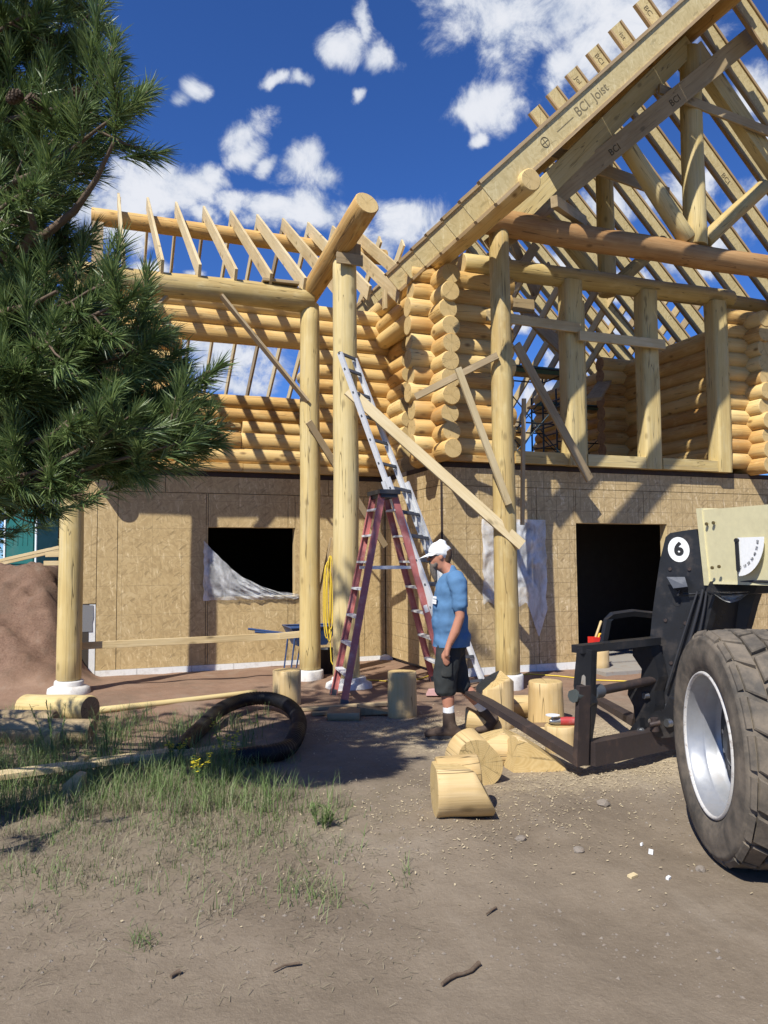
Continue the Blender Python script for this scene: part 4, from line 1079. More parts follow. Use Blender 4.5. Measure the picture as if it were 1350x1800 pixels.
arc = [ctr - BR*.0005 + right_b*(math.cos(-a)*rad) + up_b*(math.sin(-a)*rad*1.18)+Vector((0, 0, .02)) for a in [i*math.pi/2/12 for i in range(13)]]
mb.prism([ctr+Vector((0, 0, .02))]+arc, BR*.002); dial = mb.build('angle_dial', CREAMR, boom)
Mt = Matrix((right_b, up_b, right_b.cross(up_b))).transposed().to_4x4()
for i, sN in enumerate(('0', '10', '20', '30', '40', '50', '60')):
    a = -math.pi/2 + (i+0.55)*math.pi/2/7.2
    q = ctr - BR*.004 + right_b*(math.cos(a)*rad*.78)+up_b*(math.sin(a)*rad*.9)+Vector((0, 0, .015))
    Mi = Mt @ Matrix.Rotation(a+math.pi/2, 4, 'Z'); Mi.translation = q; text_obj('dial_number', sN, Mi, .028, INK, dial, .0003)
mb = MB(); p0, p1 = onboom(1297, 950, .012), onboom(1300, 1001, .012); mb.beam(p0, p1, .03, .008, BR); mb.prism([p1+right_b*.014, p1-right_b*.014, p1+Vector((0, 0, -.02))], -BR*.008); mb.tube([p0+BR*.01, p0-BR*.01], .016, 8); mb.build('dial_pointer', INK, boom)
# black boom head
hp = [(1170, 944), (1178, 937), (1200, 933), (1224, 930), (1232, 960), (1238, 1000), (1243, 1030), (1262, 1034), (1252, 1065), (1243, 1100), (1236, 1122), (1226, 1150), (1212, 1185), (1196, 1215), (1178, 1236), (1162, 1240), (1151, 1228), (1146, 1200), (1141, 1168), (1142, 1130), (1146, 1085), (1152, 1040), (1160, 985)]
HDd = [6.05 - (x-1140)*0.0022 for x, y in hp]
pts = [onD(x, y, d_) for (x, y), d_ in zip(hp, HDd)]
mb = MB(); mb.prism(pts, BR*.06); mb.prism([q+BR*.40 for q in pts], BR*.06); head = mb.build('boom_head', BLACKM, th)
mid = [(1176, 950), (1224, 942), (1236, 1030), (1226, 1110), (1180, 1180), (1152, 1160), (1158, 1060)]
mb = MB(); mb.prism([onD(x, y, 6.07-(x-1140)*.0022)+BR*.06 for x, y in mid], BR*.34); mb.build('head_web', BLACKM, head)
def onhead(x, y, off=.004): return onD(x, y, 6.05-(x-1140)*0.0022-off)
hr = (onhead(1212, 963, 0)-onhead(1174, 967, 0)).normalized(); hu = (onhead(1193, 945, 0)-onhead(1193, 987, 0)).normalized()
hu = (hu-hr*hu.dot(hr)).normalized(); hn = hr.cross(hu)
c = onhead(1193, 966); R1, R2 = (onhead(1212, 966)-c).length, (onhead(1193, 944)-c).length
mb = MB(); mb.prism([c+hr*math.cos(a)*R1+hu*math.sin(a)*R2 for a in [2*math.pi*i/32 for i in range(32)]], -hn*.002 if hn.dot(c-CAM) < 0 else hn*.002); disc = mb.build('number_disc', CREAMR, head)
Mt6 = Matrix((hr, hu, hn)).transposed().to_4x4(); Mt6.translation = c + hn*.0025; t6 = text_obj('number_six', '6', Mt6, .135, INK, disc, .0004, .0065)
for k in (-1, 1):
    Mx2 = Mt6.copy(); Mx2.translation = c + hn*.0026 + hr*.0022*k; 
mb = MB(); q = onhead(1190, 1057, .003); mb.prism([q+hr*math.cos(a)*.034+hu*math.sin(a)*.038 for a in [2*math.pi*i/18 for i in range(18)]], hn*.001); mb.build('pin_hole', INK, head)
mb = MB(); a_, b_, c_, d_ = onhead(1172, 1014, .05), onhead(1204, 1014, .05), onhead(1209, 1031, .09), onhead(1184, 1034, .09)
mb.prism([a_, b_, c_, d_], hn*.008); mb.prism([c_, d_, onhead(1192, 1040, .03), onhead(1210, 1040, .03)], hn*.008); lamp = mb.build('lamp_bracket', plain('bluish_steel', (.032, .038, .055), .45, .2), head)
mb = MB(); mb.tube([onhead(1196, 1034, .05), onhead(1192, 1047, .05)], .012, 8); mb.tube([onhead(1200, 1045, .03), onhead(1232, 1043, .03), onhead(1234, 1036, .03)], .008, 6); mb.build('hydraulic_pipe', BLACKM, head)
mb = MB(); mb.prism([onD(x, y, 5.72) for x, y in ((1248, 1022), (1327, 1017), (1332, 1030), (1325, 1043), (1262, 1047), (1240, 1040))], BR*.25); mb.build('boom_underblock', BLACKM, th)
mb = MB(); mb.tube([onboom(1240, 1024, -.1), onboom(1330, 1022, -.05), onboom(1350, 1023, -.05), onboom(1450, 1020, -.05)], .010, 6); mb.build('hydraulic_hose', BLACKPL, th)
for (a_, b_, c_, r_) in (((1236, 1036), (1222, 1100), (1186, 1212), .012), ((1242, 1040), (1234, 1110), (1200, 1225), .010), ((1226, 1040), (1206, 1100), (1172, 1210), .009)):
    mb = MB(); q0, q1, q2 = onhead(*a_, .03), onhead(*b_, .06), onhead(*c_, .05); mb.tube([q0.lerp(q1, t_/6).lerp(q1.lerp(q2, t_/6), t_/6) for t_ in range(7)], r_, 6); mb.build('hydraulic_hose', BLACKPL, head)
for (x, y) in ((1178, 1000), (1212, 1000), (1170, 1090), (1205, 1095), (1160, 1150), (1180, 1165)):
    q = onhead(x, y, .0); mb = MB(); mb.tube([q, q+hn*.012], .014, 6); mb.build('bolt', RUSTM, head)
# fork carriage
FR_ = rtg*0.86 + fwg*0.5                                   # direction of the carriage beam (to the right, away)
pl = lambda pts, ext, mt, nm, par=th: (lambda mb: (mb.prism(pts, ext), mb.build(nm, mt, par))[1])(MB())
car = []
mb = MB(); mb.beam(onD(1036, 1324, 5.47), onD(1235, 1283, 6.25), .11, .165, (0, 0, 1)); beam_ = mb.build('carriage_beam', RUSTM, th)
mb = MB(); mb.beam(onD(1014, 1141, 5.46), onD(1152, 1126, 5.98), .10, .055, (0, 0, 1)); mb.build('carriage_top_bar', BLACKM, th)
pl([onD(x, y, 5.45) for x, y in ((1038, 1143), (1041, 1143), (1038, 1225), (1042, 1235), (1033, 1300), (1036, 1346), (1028, 1346), (1030, 1300))], FR_*.05, BLACKM, 'carriage_upright')
# left tine: blade and shank
def tine(H, T, top, wv, t0, t1, nm='fork_tine'):
    mb = MB(); fwd = (T-H).normalized(); u = (top-H).normalized(); nrmv = (u - fwd*u.dot(fwd)).normalized()
    vs = []
    for p, t_, wk in ((H, t0, 1.0), (H.lerp(T, .75), t0*.75, 1.0), (T, t1, .8)):
        vs += [p, p+wv*wk, p+wv*wk+nrmv*t_, p+nrmv*t_]
    fs = [(i*4+j, i*4+(j+1) % 4, (i+1)*4+(j+1) % 4, (i+1)*4+j) for i in range(2) for j in range(4)] + [(3, 2, 1, 0), (8, 9, 10, 11)]
    mb.add(vs, fs)
    hv = fwd*t0
    mb.add([H, H+wv, H+wv-hv*.9, H-hv*.9, top, top+wv, top+wv-hv*.6, top-hv*.6], [(0,1,2,3), (7,6,5,4), (0,4,5,1), (1,5,6,2), (2,6,7,3), (3,7,4,0)])
    return mb.build(nm, RUSTM, th)
tine(onD(1006, 1343, 5.42), onD(806, 1214, 7.0), onD(1013, 1205, 5.42), FR_*.11, .062, .022)
pl([onD(x, y, 5.44) for x, y in ((1011, 1226), (1008, 1205), (1014, 1140), (1040, 1143), (1038, 1220), (1042, 1236), (1028, 1250), (1012, 1240))], FR_*.03, BLACKM, 'shank_plate')
pl([onD(x, y, 5.435) for x, y in ((1021, 1202), (1023, 1188), (1026, 1186), (1029, 1190), (1029, 1205))], FR_*.002, DIRT_ if False else CONCF, 'shank_slot')
tine(onD(1112, 1278, 6.25), onD(1030, 1226, 7.9), onD(1118, 1195, 6.25), FR_*.11, .062, .022)
# sliding rod with sleeve and bolt head
mb = MB(); mb.tube([onD(1030, 1219, 5.50), onD(1150, 1195, 5.98)], .033, 14); mb.build('slide_rod', RUSTM, th)
mb = MB(); mb.tube([onD(1042, 1217, 5.52), onD(1056, 1214, 5.57)], .050, 16); mb.build('rod_sleeve', plain('grey_paint', (.09, .10, .115), .4, .3), th)
mb = MB(); mb.tube([onD(1024, 1220, 5.47), onD(1007, 1224, 5.40)], .046, 8); mb.build('rod_bolt_head', plain('green_grey_steel', (.10, .115, .11), .5, .4), th)
# guard loop above the carriage
mb = MB(); gl = [onD(1060, 1134, 5.95), onD(1068, 1090, 5.97), onD(1076, 1082, 5.98), onD(1112, 1077, 6.05), onD(1150, 1081, 6.12)]
mb.tube(gl, .030, 4, smooth=False); mb.build('guard_loop', BLACKM, th)
# linkage plate and pins under the head
lp = [(1112, 1134), (1140, 1130), (1146, 1146), (1152, 1165), (1158, 1190), (1150, 1215), (1152, 1240), (1148, 1262), (1152, 1290), (1122, 1292), (1118, 1272), (1113, 1240), (1103, 1221), (1105, 1205), (1126, 1195), (1128, 1176), (1112, 1152)]
pl([onD(x, y, 5.94) for x, y in lp], BR*.09, BLACKM, 'link_plate')
lp = [(1100, 1294), (1112, 1275), (1124, 1262), (1126, 1290), (1140, 1300), (1136, 1306)]
pl([onD(x, y, 5.86) for x, y in lp], BR*.05, BLACKM, 'gusset')
lp = [(1138, 1260), (1152, 1250), (1168, 1246), (1176, 1226), (1190, 1232), (1202, 1258), (1225, 1262), (1225, 1290), (1196, 1294), (1160, 1298), (1144, 1290)]
pl([onD(x, y, 5.82) for x, y in lp], BR*.06, BLACKM, 'cylinder_bracket')
for (x, y, d_, r_) in ((1135, 1223, 5.93, .024), (1126, 1284, 5.84, .020), (1175, 1271, 5.80, .030), (1146, 1268, 5.80, .022)):
    q = onD(x, y, d_); mb = MB(); mb.tube([q+BR*.02, q-BR*.02], r_, 12); mb.build('pin', STEEL, th)
mb = MB(); mb.tube([onD(1150, 1262, 5.78), onD(1152, 1285, 5.78)], .03, 8); mb.tube([onD(1142, 1274, 5.76), onD(1160, 1270, 5.76)], .02, 8); mb.build('tilt_knuckle', RUSTM, th)
mb = MB(); mb.tube([onD(1165, 1265, 6.0), onD(1215, 1120, 6.1)], .05, 12); mb.build('tilt_cylinder', BLACKM, th)

# ================================================================== OFFCUTS, STUMPS, BOARDS
import bmesh
def cutlog(name, p0, p1, r, planes, mats=(STUMPM, ENDL), label=None, cat=None, group=None, n=28, r1=None):
    """log piece trimmed by saw cuts; planes = (point, normal pointing to the waste)"""
    p0, p1 = Vector(p0), Vector(p1); M = frame(p0, p1); L = (p1-p0).length; k = max(4, int(L/.06)); sd = random.uniform(0, 99)
    bm = bmesh.new(); rings = []; r1 = r if r1 is None else r1
    zs = [0]+[max(.008, min(L-.008, L*i/k)) for i in range(k+1)]+[L]
    for i, z in enumerate(zs):
        ring = []
        for j in range(n):
            a = 2*math.pi*j/n; rr = (r+(r1-r)*z/L)*(1+.05*noise.noise((math.cos(a)+sd, math.sin(a), z*2)))
            if i in (0, len(zs)-1): rr -= .008
            ring.append(bm.verts.new((math.cos(a)*rr, math.sin(a)*rr, z)))
        rings.append(ring)
    for i in range(len(zs)-1):
        for j in range(n):
            f = bm.faces.new((rings[i][j], rings[i][(j+1) % n], rings[i+1][(j+1) % n], rings[i+1][j])); f.smooth = True
    bm.faces.new(rings[0][::-1]).material_index = 1; bm.faces.new(rings[-1]).material_index = 1
    Mi = M.inverted(); Q = Mi.to_3x3()
    for co, no in planes:
        res = bmesh.ops.bisect_plane(bm, geom=bm.verts[:]+bm.edges[:]+bm.faces[:], plane_co=Mi @ Vector(co), plane_no=(Q @ Vector(no)).normalized(), clear_outer=True)
        ed = [e for e in res['geom_cut'] if isinstance(e, bmesh.types.BMEdge)]
        out = bmesh.ops.holes_fill(bm, edges=ed, sides=0)
        for f in out['faces']: f.material_index = 1; f.smooth = False
    bmesh.ops.recalc_face_normals(bm, faces=bm.faces[:])
    me = bpy.data.meshes.new(name); bm.to_mesh(me); bm.free()
    for mt in mats: me.materials.append(mt)
    o = link(name, me, M, None)
    return tag(o, label, cat, group)
def gpt(px, py, dz=0.0):
    p = onZ(px, py, 0.0); p = onZ(px, py, gz(p.x, p.y)); p.z = gz(p.x, p.y)+dz; return p
G_ = 'log stumps and offcuts lying round the building'
lx, ly = rtg, fwg; UP = Vector((0, 0, 1))
# upright stumps
p = gpt(707, 1258); cutlog('stump', p-UP*.02, p+UP*.445, .150, [], label='upright log stump between the step ladder and the walking person', cat='stump', group=G_, r1=.145)
p = gpt(504, 1238); cutlog('stump', p-UP*.02, p+UP*.37, .152, [], label='upright log stump in shade behind the black pipe', cat='stump', group=G_)
p = gpt(960, 1272); cutlog('stump', p-UP*.02, p+UP*.40, .172, [], label='bright upright stump with flat top left of the fork carriage', cat='stump', group=G_, r1=.160)
p = gpt(985, 1318); cutlog('stump', p-UP*.02, p+UP*.20, .125, [], label='short stump carrying the angle grinder', cat='stump', group=G_)
GR = p+UP*.20
# carved stump with a scooped top
p = gpt(871, 1278); c = p+UP*.40
cutlog('stump', p-UP*.02, p+UP*.50, .172, [(c+lx*(-.02)+UP*.03, lx*(-.45)+UP*.9-ly*.15), (c+lx*.10+UP*.085, lx*.62+UP*.75)], label='tall upright stump with scooped top behind the fork tine', cat='stump', group=G_)
# small lying piece with its dark end to the right
p = gpt(905, 1262, .10); cutlog('log_offcut', p-lx*.06, p+lx*.17+ly*.06, .112, [], mats=(STUMPM, ENDB), label='short log lying on its side with brown end between two stumps', cat='log offcut', group=G_)
p = gpt(835, 1282, .0); cutlog('log_offcut', p+UP*.11-lx*.08, p+UP*.10+lx*.16-ly*.05, .125, [(p+UP*.16, UP*.8+lx*.4)], mats=(STUMPM, ENDB), label='slanted log chunk under the fork tine in front of the scooped stump', cat='log offcut', group=G_)
# front lying saddle piece
p = gpt(768, 1432, .155)
cutlog('log_offcut', p-lx*.015, p+lx*.335+ly*.03, .168, [(p+lx*.285+ly*.02, lx*.80+UP*.42), (p+UP*.135, UP), (p+lx*.20-ly*.05+UP*.12, UP*.7+lx*.45+ly*.2)], label='nearest log offcut lying on its side with slanted right end', cat='log offcut', group=G_)
p2 = p+lx*.13+ly*.13+UP*.04
cutlog('log_offcut', p2-lx*.12-ly*.02, p2+lx*.14+UP*.02, .115, [(p2-UP*.14, -UP)], label='rounded log piece behind the nearest lying offcut', cat='log offcut', group=G_)
# leaning saddle-cut piece with pointed tip
p = gpt(846, 1384, .0)
c = p+UP*.155+ly*.02; v = (-lx*.50+ly*.62+UP*.36).normalized()
cutlog('log_offcut', c-v*.30, c+v*.21, .150, [(c, -ly*.96+lx*.22-UP*.05), (p+UP*.30+lx*.05, lx*.72+UP*.66+ly*.1), (p+UP*.41, UP)], label='leaning wedge shaped offcut with pointed tip beside the nearest log', cat='log offcut', group=G_)
p = gpt(872, 1345, .10)
cutlog('log_offcut', p-lx*.16+ly*.14, p+lx*.20+ly*.06, .15, [(p+lx*.02+UP*.16, UP*.85+lx*.45-ly*.1), (p+lx*.02+UP*.12, UP*.85-lx*.35)], label='peaked log offcut behind the pointed wedge', cat='log offcut', group=G_)
p = gpt(930, 1352, .0)
cutlog('log_offcut', p-lx*.13+UP*.10-ly*.02, p+lx*.34+UP*.02+ly*.10, .155, [(p-lx*.02+UP*.215, UP*.82+lx*.57), (p-UP*.004, -UP), (p-ly*.085, -ly)], label='triangular log wedge below the fork tine', cat='log offcut', group=G_)
p = gpt(972, 1292, .0)
cutlog('log_offcut', p-lx*.22+UP*.05, p+lx*.02+UP*.07, .10, [(p+UP*.09, UP)], mats=(STUMPM, ENDB), label='low flat offcut left of the grinder stump', cat='log offcut', group=G_)
# slabs in the shade near the ladder
p = gpt(605, 1262, .035)
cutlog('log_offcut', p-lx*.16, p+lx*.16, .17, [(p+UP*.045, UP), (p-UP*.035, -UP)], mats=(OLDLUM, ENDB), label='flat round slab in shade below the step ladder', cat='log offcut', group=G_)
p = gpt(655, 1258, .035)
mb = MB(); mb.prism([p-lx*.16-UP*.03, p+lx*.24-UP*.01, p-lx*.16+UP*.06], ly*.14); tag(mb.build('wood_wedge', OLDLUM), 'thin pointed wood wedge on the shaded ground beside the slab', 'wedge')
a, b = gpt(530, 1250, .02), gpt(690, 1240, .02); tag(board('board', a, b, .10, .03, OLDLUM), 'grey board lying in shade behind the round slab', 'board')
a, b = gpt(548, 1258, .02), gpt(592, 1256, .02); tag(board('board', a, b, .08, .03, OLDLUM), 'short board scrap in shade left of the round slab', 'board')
# log lying at the left, long pole, plank and wedges in the weeds, logs in the shade
a, b = gpt(85, 1262, .10), gpt(158, 1270, .125)
tag(log('lying_log', a-(b-a)*.6, b, .135, .135, (POST, ENDB)), 'peeled log lying by the left pier with brown end facing right', 'log')
a, b = gpt(168, 1256, .035), gpt(452, 1221, .03)
tag(log('pole', a, b, .036, .028, (POST, ENDL), n=10), 'thin peeled pole lying on the dirt left of the porch', 'pole')
a, b = gpt(-40, 1398, .11), gpt(335, 1333, .07); tag(board('plank', a, b, .14, .04, LUM), 'long grey plank lying in the weeds at left', 'plank')
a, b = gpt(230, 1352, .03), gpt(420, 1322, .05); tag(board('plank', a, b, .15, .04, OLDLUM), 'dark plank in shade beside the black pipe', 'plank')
for (x, y, lb) in ((134, 1368, 'cut wood wedge standing behind the plank in the weeds'), (128, 1402, 'cut wood wedge lying in front of the plank in the weeds'), (85, 1322, 'half split log piece in the shaded weeds')):
    p = gpt(x, y, 0); mb = MB()
    mb.prism([p-lx*.07, p+lx*.05, p+lx*.055+UP*.14, p+lx*.01+UP*.15, p-lx*.07+UP*.08], ly*.09); tag(mb.build('wood_wedge', LUM), lb, 'wedge')
for i, (x, y, lb) in enumerate(((20, 1282, 'dark weathered log lying in the shade at the left edge'), (60, 1300, 'second dark log half sunk in the shaded weeds'))):
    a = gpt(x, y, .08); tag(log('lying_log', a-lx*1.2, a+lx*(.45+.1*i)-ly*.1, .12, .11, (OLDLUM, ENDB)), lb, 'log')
# angle grinder
t = thing('angle_grinder', 'red and silver angle grinder lying on a short stump', 'grinder', GR)
q = GR+UP*.035-ly*.02
mb = MB(); mb.tube([q-lx*.005, q+lx*.05, q+lx*.17], [.030, .034, .028], 12); mb.build('grinder_body', plain('faded_red_plastic', (.42, .05, .05), .5, dirt=((.4, .25, .22), .5)), t)
mb = MB(); mb.tube([q-lx*.085, q-lx*.04, q], [.02, .032, .030], 12); mb.build('gear_head', STEEL, t)
mb = MB(); mb.tube([q-lx*.06+UP*.02, q-lx*.06+UP*.045], .012, 8); mb.tube([q-lx*.06+UP*.045, q-lx*.06+UP*.05], .058, 20); mb.build('grinding_disc', WHITEP, t)
mb = MB(); mb.tube([q+lx*.17, q+lx*.22-UP*.02, q+lx*.25-UP*.12, q+lx*.28-UP*.22], .005, 6); mb.build('power_cord', BLACKPL, t)
# black corrugated pipe loop
path = [(318, 1338), (330, 1318), (352, 1296), (388, 1270), (430, 1252), (470, 1249), (503, 1260), (522, 1282), (524, 1308), (508, 1330), (478, 1341), (445, 1345), (412, 1350)]
cp = [gpt(x, y, .075) for x, y in path]
for i in range(3, 9): cp[i].z += .05
fine = []
def cat_(p0, p1, p2, p3, t): return .5*((2*p1)+(p2-p0)*t+(2*p0-5*p1+4*p2-p3)*t*t+(3*p1-p0-3*p2+p3)*t**3)
for i in range(len(cp)-1):
    a, b, c, d_ = cp[max(i-1, 0)], cp[i], cp[i+1], cp[min(i+2, len(cp)-1)]
    n_ = max(4, int((c-b).length/.010))
    fine += [cat_(a, b, c, d_, j/n_) for j in range(n_)]
mb = MB(); mb.tube(fine, [0.067+.003*math.sin(i*math.pi/1.5) for i in range(len(fine))], 14); tag(mb.build('drain_pipe', PIPE), 'black corrugated drain pipe bent in a loop on the ground', 'pipe')
# wheelbarrow behind the posts
wb = thing('wheelbarrow', 'blue wheelbarrow standing behind the short porch post', 'wheelbarrow', (2.8, 10.7, 0))
def wq(px, py, y): return onY(px, py, y)
mb = MB(); c = wq(545, 1120, 10.75)
o = [(-.34, -.28), (.36, -.24), (.36, .24), (-.34, .28)]
bt = [c+Vector((x*1.0, y, .16)) for x, y in o]; bb = [c+Vector((x*.6-.02, y*.7, -.10)) for x, y in o]
mb.add(bt+bb+[q+Vector((0, 0, -.02)) for q in bt], [(0,4,5,1), (1,5,6,2), (2,6,7,3), (3,7,4,0), (4,7,6,5)]); mb.tube(bt+[bt[0]], .012, 6); mb.build('tray', BLUEP, wb)
for s in (-1, 1):
    mb = MB(); mb.tube([wq(447, 1110, 10.55)+Vector((0, s*.25+.2, 0)), wq(520, 1118, 10.6)+Vector((0, s*.2+.15, 0)), wq(590, 1158, 10.75)+Vector((0, s*.06, 0))], .016, 8); mb.build('handle', BLUEP, wb)
    mb = MB(); a = wq(517, 1118, 10.6)+Vector((0, s*.2+.15, 0)); g_ = Vector((a.x, a.y, gz(a.x, a.y))); mb.tube([a, g_+Vector((-.06, 0, 0)), g_+Vector((.12, 0, 0)), a+Vector((.2, 0, -.05))], .012, 6); mb.build('leg', BLUEP, wb)
mb = MB(); c = wq(600, 1160, 10.8); c.z = .18; mb.lathe([(.09, -.03), (.15, -.035), (.17, 0), (.15, .035), (.09, .03)], c, (0, 1, 0), 20); mb.build('wheel', BLACKPL, wb)
t = thing('bucket', 'dark bucket on the ground behind the two porch posts', 'bucket', (3.05, 10.4, 0)); p = Vector((3.02, 10.3, gz(3.02, 10.3)))
mb = MB(); mb.lathe([(0, 0), (.12, 0), (.15, .34), (.155, .34), (.145, .33), (.118, .02), (0, .02)], p, (0, 0, 1), 20); mb.build('bucket_body', BLACKPL, t)
mb = MB(); mb.tube([p+Vector((math.cos(a)*.155, 0, .33-math.sin(a)*.12)) for a in [i*math.pi/10 for i in range(11)]], .004, 5); mb.build('bucket_handle', STEEL, t)
# yellow extension cord: hanging on the post, then over the ground
mb = MB(); pts = []
for k in range(4):
    for i in range(26):
        a = i/25*2*math.pi; pts.append(Vector((2.86+.045*math.sin(a)+.012*k, 9.72-.02*k, 1.02+.48*math.cos(a)+.04*k-(.12 if k == 2 else 0))))
pts += [Vector((2.90, 9.7, .55)), Vector((2.90, 9.65, .25)), Vector((3.0, 9.55, gz(3.0, 9.55)+.02)), Vector((3.12, 9.5, .03)), Vector((3.2, 9.7, .03))]
for i in range(14): x = 3.2+i*.16; y = 9.6-.35*math.sin(i*.5)-.02*i; pts.append(Vector((x, y, gz(x, y)+.010)))
for (px, py) in ((880, 1192), (930, 1186), (980, 1190), (1050, 1197), (1110, 1199), (1160, 1200)): pts.append(gpt(px, py, .010))
mb.tube(pts, .0075, 6); tag(mb.build('extension_lead', YELCORD), 'yellow extension cord looped on the short post and trailing over the dirt', 'cord')
board('stick', (2.99, 9.95, 1.86), (2.80, 10.0, .95), .02, .045, OLDLUM, house, (0, 1, 0))
p = gpt(680, 1160, .03); mb = MB(); mb.prism([p-lx*.11-UP*.03, p+lx*.09-UP*.03, p+lx*.11+UP*.02, p-lx*.02+UP*.045, p-lx*.10+UP*.02], ly*.12); tag(mb.build('paper_bag', PAPER), 'crumpled white paper bag on the dirt by the inner corner', 'bag')
p = gpt(765, 1226, .02); mb = MB(); mb.prism([p-lx*.10, p+lx*.09, p+lx*.05+UP*.07, p-lx*.07+UP*.06], ly*.1); tag(mb.build('pink_scrap', plain('pink_scrap', (.55, .33, .31), .8)), 'pink insulation scrap on the ground behind the walking person', 'scrap')
# red tool box with hammer in the doorway
dz = .048
t = thing('toolbox', 'small red toolbox with yellow handle in the doorway', 'toolbox', (6.6, 9.05, .335)); c = Vector((6.58, 9.02, .335))
tag(log('stump', (6.6, 9.05, .02), (6.6, 9.05, .335), .14, .14, (STUMPM, ENDL)), 'log block under the red toolbox in the doorway', 'stump')
mb = MB(); mb.prism([c+Vector((-.12, -.07, 0)), c+Vector((.10, -.07, 0)), c+Vector((.08, -.07, .125)), c+Vector((-.12, -.07, .135))], (0, .15, 0)); mb.build('box_body', REDP, t)
mb = MB(); mb.tube([c+Vector((.0, 0, .12)), c+Vector((.02, 0, .17)), c+Vector((.09, 0, .165)), c+Vector((.095, 0, .10))], .016, 8); mb.build('box_handle', YELP, t)
tag(log('hammer_handle', c+Vector((-.04, .02, .12)), c+Vector((.09, .05, .35)), .016, .018, (LUM, LUM), t, n=10))
mb = MB(); mb.box(c+Vector((.12, .3, .12)), (.05, .05, .32)); tag(mb.build('post_scrap', REDP, None), 'thin red jug standing inside the dark doorway', 'jug') if False else None
t = thing('fuel_can', 'red fuel can partly hidden behind the guard loop of the carriage', 'can', (7.55, 8.9, dz)); c = Vector((7.55, 8.9, dz))
mb = MB(); mb.prism([c+Vector((-.06, -.06, 0)), c+Vector((.06, -.06, 0)), c+Vector((.06, -.06, .26)), c+Vector((.02, -.06, .30)), c+Vector((-.06, -.06, .28))], (0, .12, 0)); mb.build('can_body', REDP, t)
mb = MB(); mb.tube([c+Vector((-.03, 0, .28)), c+Vector((-.04, 0, .36)), c+Vector((.03, 0, .36)), c+Vector((.03, 0, .29))], .012, 6); mb.build('can_handle', REDP, t)

# ================================================================== PLASTIC SHEETS
def sheet(name, fn, nu, nv_, label, th_=.0):
    vs = [fn(i/(nu-1), j/(nv_-1)) for j in range(nv_) for i in range(nu)]
    fs = [(j*nu+i, j*nu+i+1, (j+1)*nu+i+1, (j+1)*nu+i) for j in range(nv_-1) for i in range(nu-1)]
    mb = MB(); mb.add(vs, fs, 0, True); return tag(mb.build(name, PLAST), label, 'plastic sheet')
def wr(u, v, s, a): return a*(noise.noise((u*4, v*4, s))+.6*noise.noise((u*11+v*5, v*9, s+3)))
def s1(u, v):
    # left window: pulled down corner, top edge sags from upper left to lower right
    x = 1.49+u*1.42; top = 1.80-.80*(1-(1-u)**2.1) + .06; bot = .985
    z = bot+(top-bot)*v if top > bot+.02 else bot+.05*v
    y = YL-.03-.05*math.sin(math.pi*v)*(1-u)+wr(u*2, v*2+u*3, 1, .035)
    return (x-.02*wr(u, v, 8, 1), y, z+wr(u, v, 5, .02))
sheet('plastic_sheet', s1, 48, 26, 'clear plastic sheet hanging off the left lower window')
def s2(u, v):
    x = 4.92+u*1.0; z = 2.10-v*1.16
    if v > .82:
        k = (v-.82)/.18; tail = max(0, 1-abs(u-.86)/.2); z -= k*(.42*tail); z += k*.04*math.sin(u*20)
    x += .03*noise.noise((u*3, v*5, 2)); y = YR-.035-.03*abs(noise.noise((u*5, v*5, 4)))+wr(u, v*1.4, 9, .03)
    return (x, y, z)
sheet('plastic_sheet', s2, 44, 44, 'clear plastic sheet over the small window behind the right post')
def s3(u, v):
    a = onY(1256+u*62, 1040+v*20*math.sin(math.pi*u), 5.42*.935+2.3*.35)
    q = onD(1256+u*62, 1040+v*19*math.sin(math.pi*min(1, u*.9+.08)), 5.66+.12*math.sin(v*3)+.05*noise.noise((u*6, v*6, 1)))
    return q
sheet('plastic_bag', s3, 20, 10, 'crumpled clear plastic bag hanging under the boom')

# ================================================================== SCAFFOLD AND LADDER INSIDE
def scaffold(x0, x1, y0, y1, z1, label):
    t = thing('scaffold', label, 'scaffold', ((x0+x1)/2, (y0+y1)/2, FL), 'scaffold frames inside the upper floor')
    SB = plain('scaffold_blue', (.035, .07, .10), .5, .3, dirt=((.15, .1, .07), .4)); SB2 = BLACKM
    for x in (x0, x1):
        for y in (y0, y1):
            mb = MB(); mb.tube([(x, y, FL), (x, y, z1+.3)], .018, 8); mb.build('standard', SB, t)
        for z in (FL+.9, FL+1.35, z1-.4, z1):
            mb = MB(); mb.tube([(x, y0, z), (x, y1, z)], .014, 6); mb.build('transom', SB2, t)
    for y in (y0, y1):
        mb = MB(); mb.tube([(x0, y, FL+.2), (x1, y, z1-.3)], .010, 6); mb.build('cross_brace', SB, t)
        mb = MB(); mb.tube([(x1, y, FL+.2), (x0, y, z1-.3)], .010, 6); mb.build('cross_brace', SB, t)
        for z in (FL+.95, z1): mb = MB(); mb.tube([(x0, y, z), (x1, y, z)], .013, 6); mb.build('ledger_tube', SB2, t)
    for i in range(2):
        mb = MB(); y = y0+.18+i*.34; mb.box(((x0+x1)/2, y, z1+.03), (x1-x0+.5, .28, .04)); mb.build('walk_plank', plain('teal_plank', (.05, .16, .19), .6) if i == 0 else OLDLUM, t)
scaffold(6.25, 7.6, 11.0, 11.9, 4.75, 'dark blue pipe scaffold behind the left gable opening')
scaffold(8.35, 9.7, 12.6, 13.5, 4.55, 'dark pipe scaffold behind the middle gable opening')
t = thing('plank_stack', 'grey plank resting across the scaffold top', 'plank', (7.6, 11, 4.8))
board('plank_body', (7.45, 10.2, 4.10), (8.9, 11.8, 4.86), .25, .05, OLDLUM, t)
t = thing('red_ladder', 'small red ladder standing inside the low wing behind the short post', 'ladder', (2.9, 12.6, FL))
a = onY(522, 768, 12.8); b = onY(527, 725, 12.8)
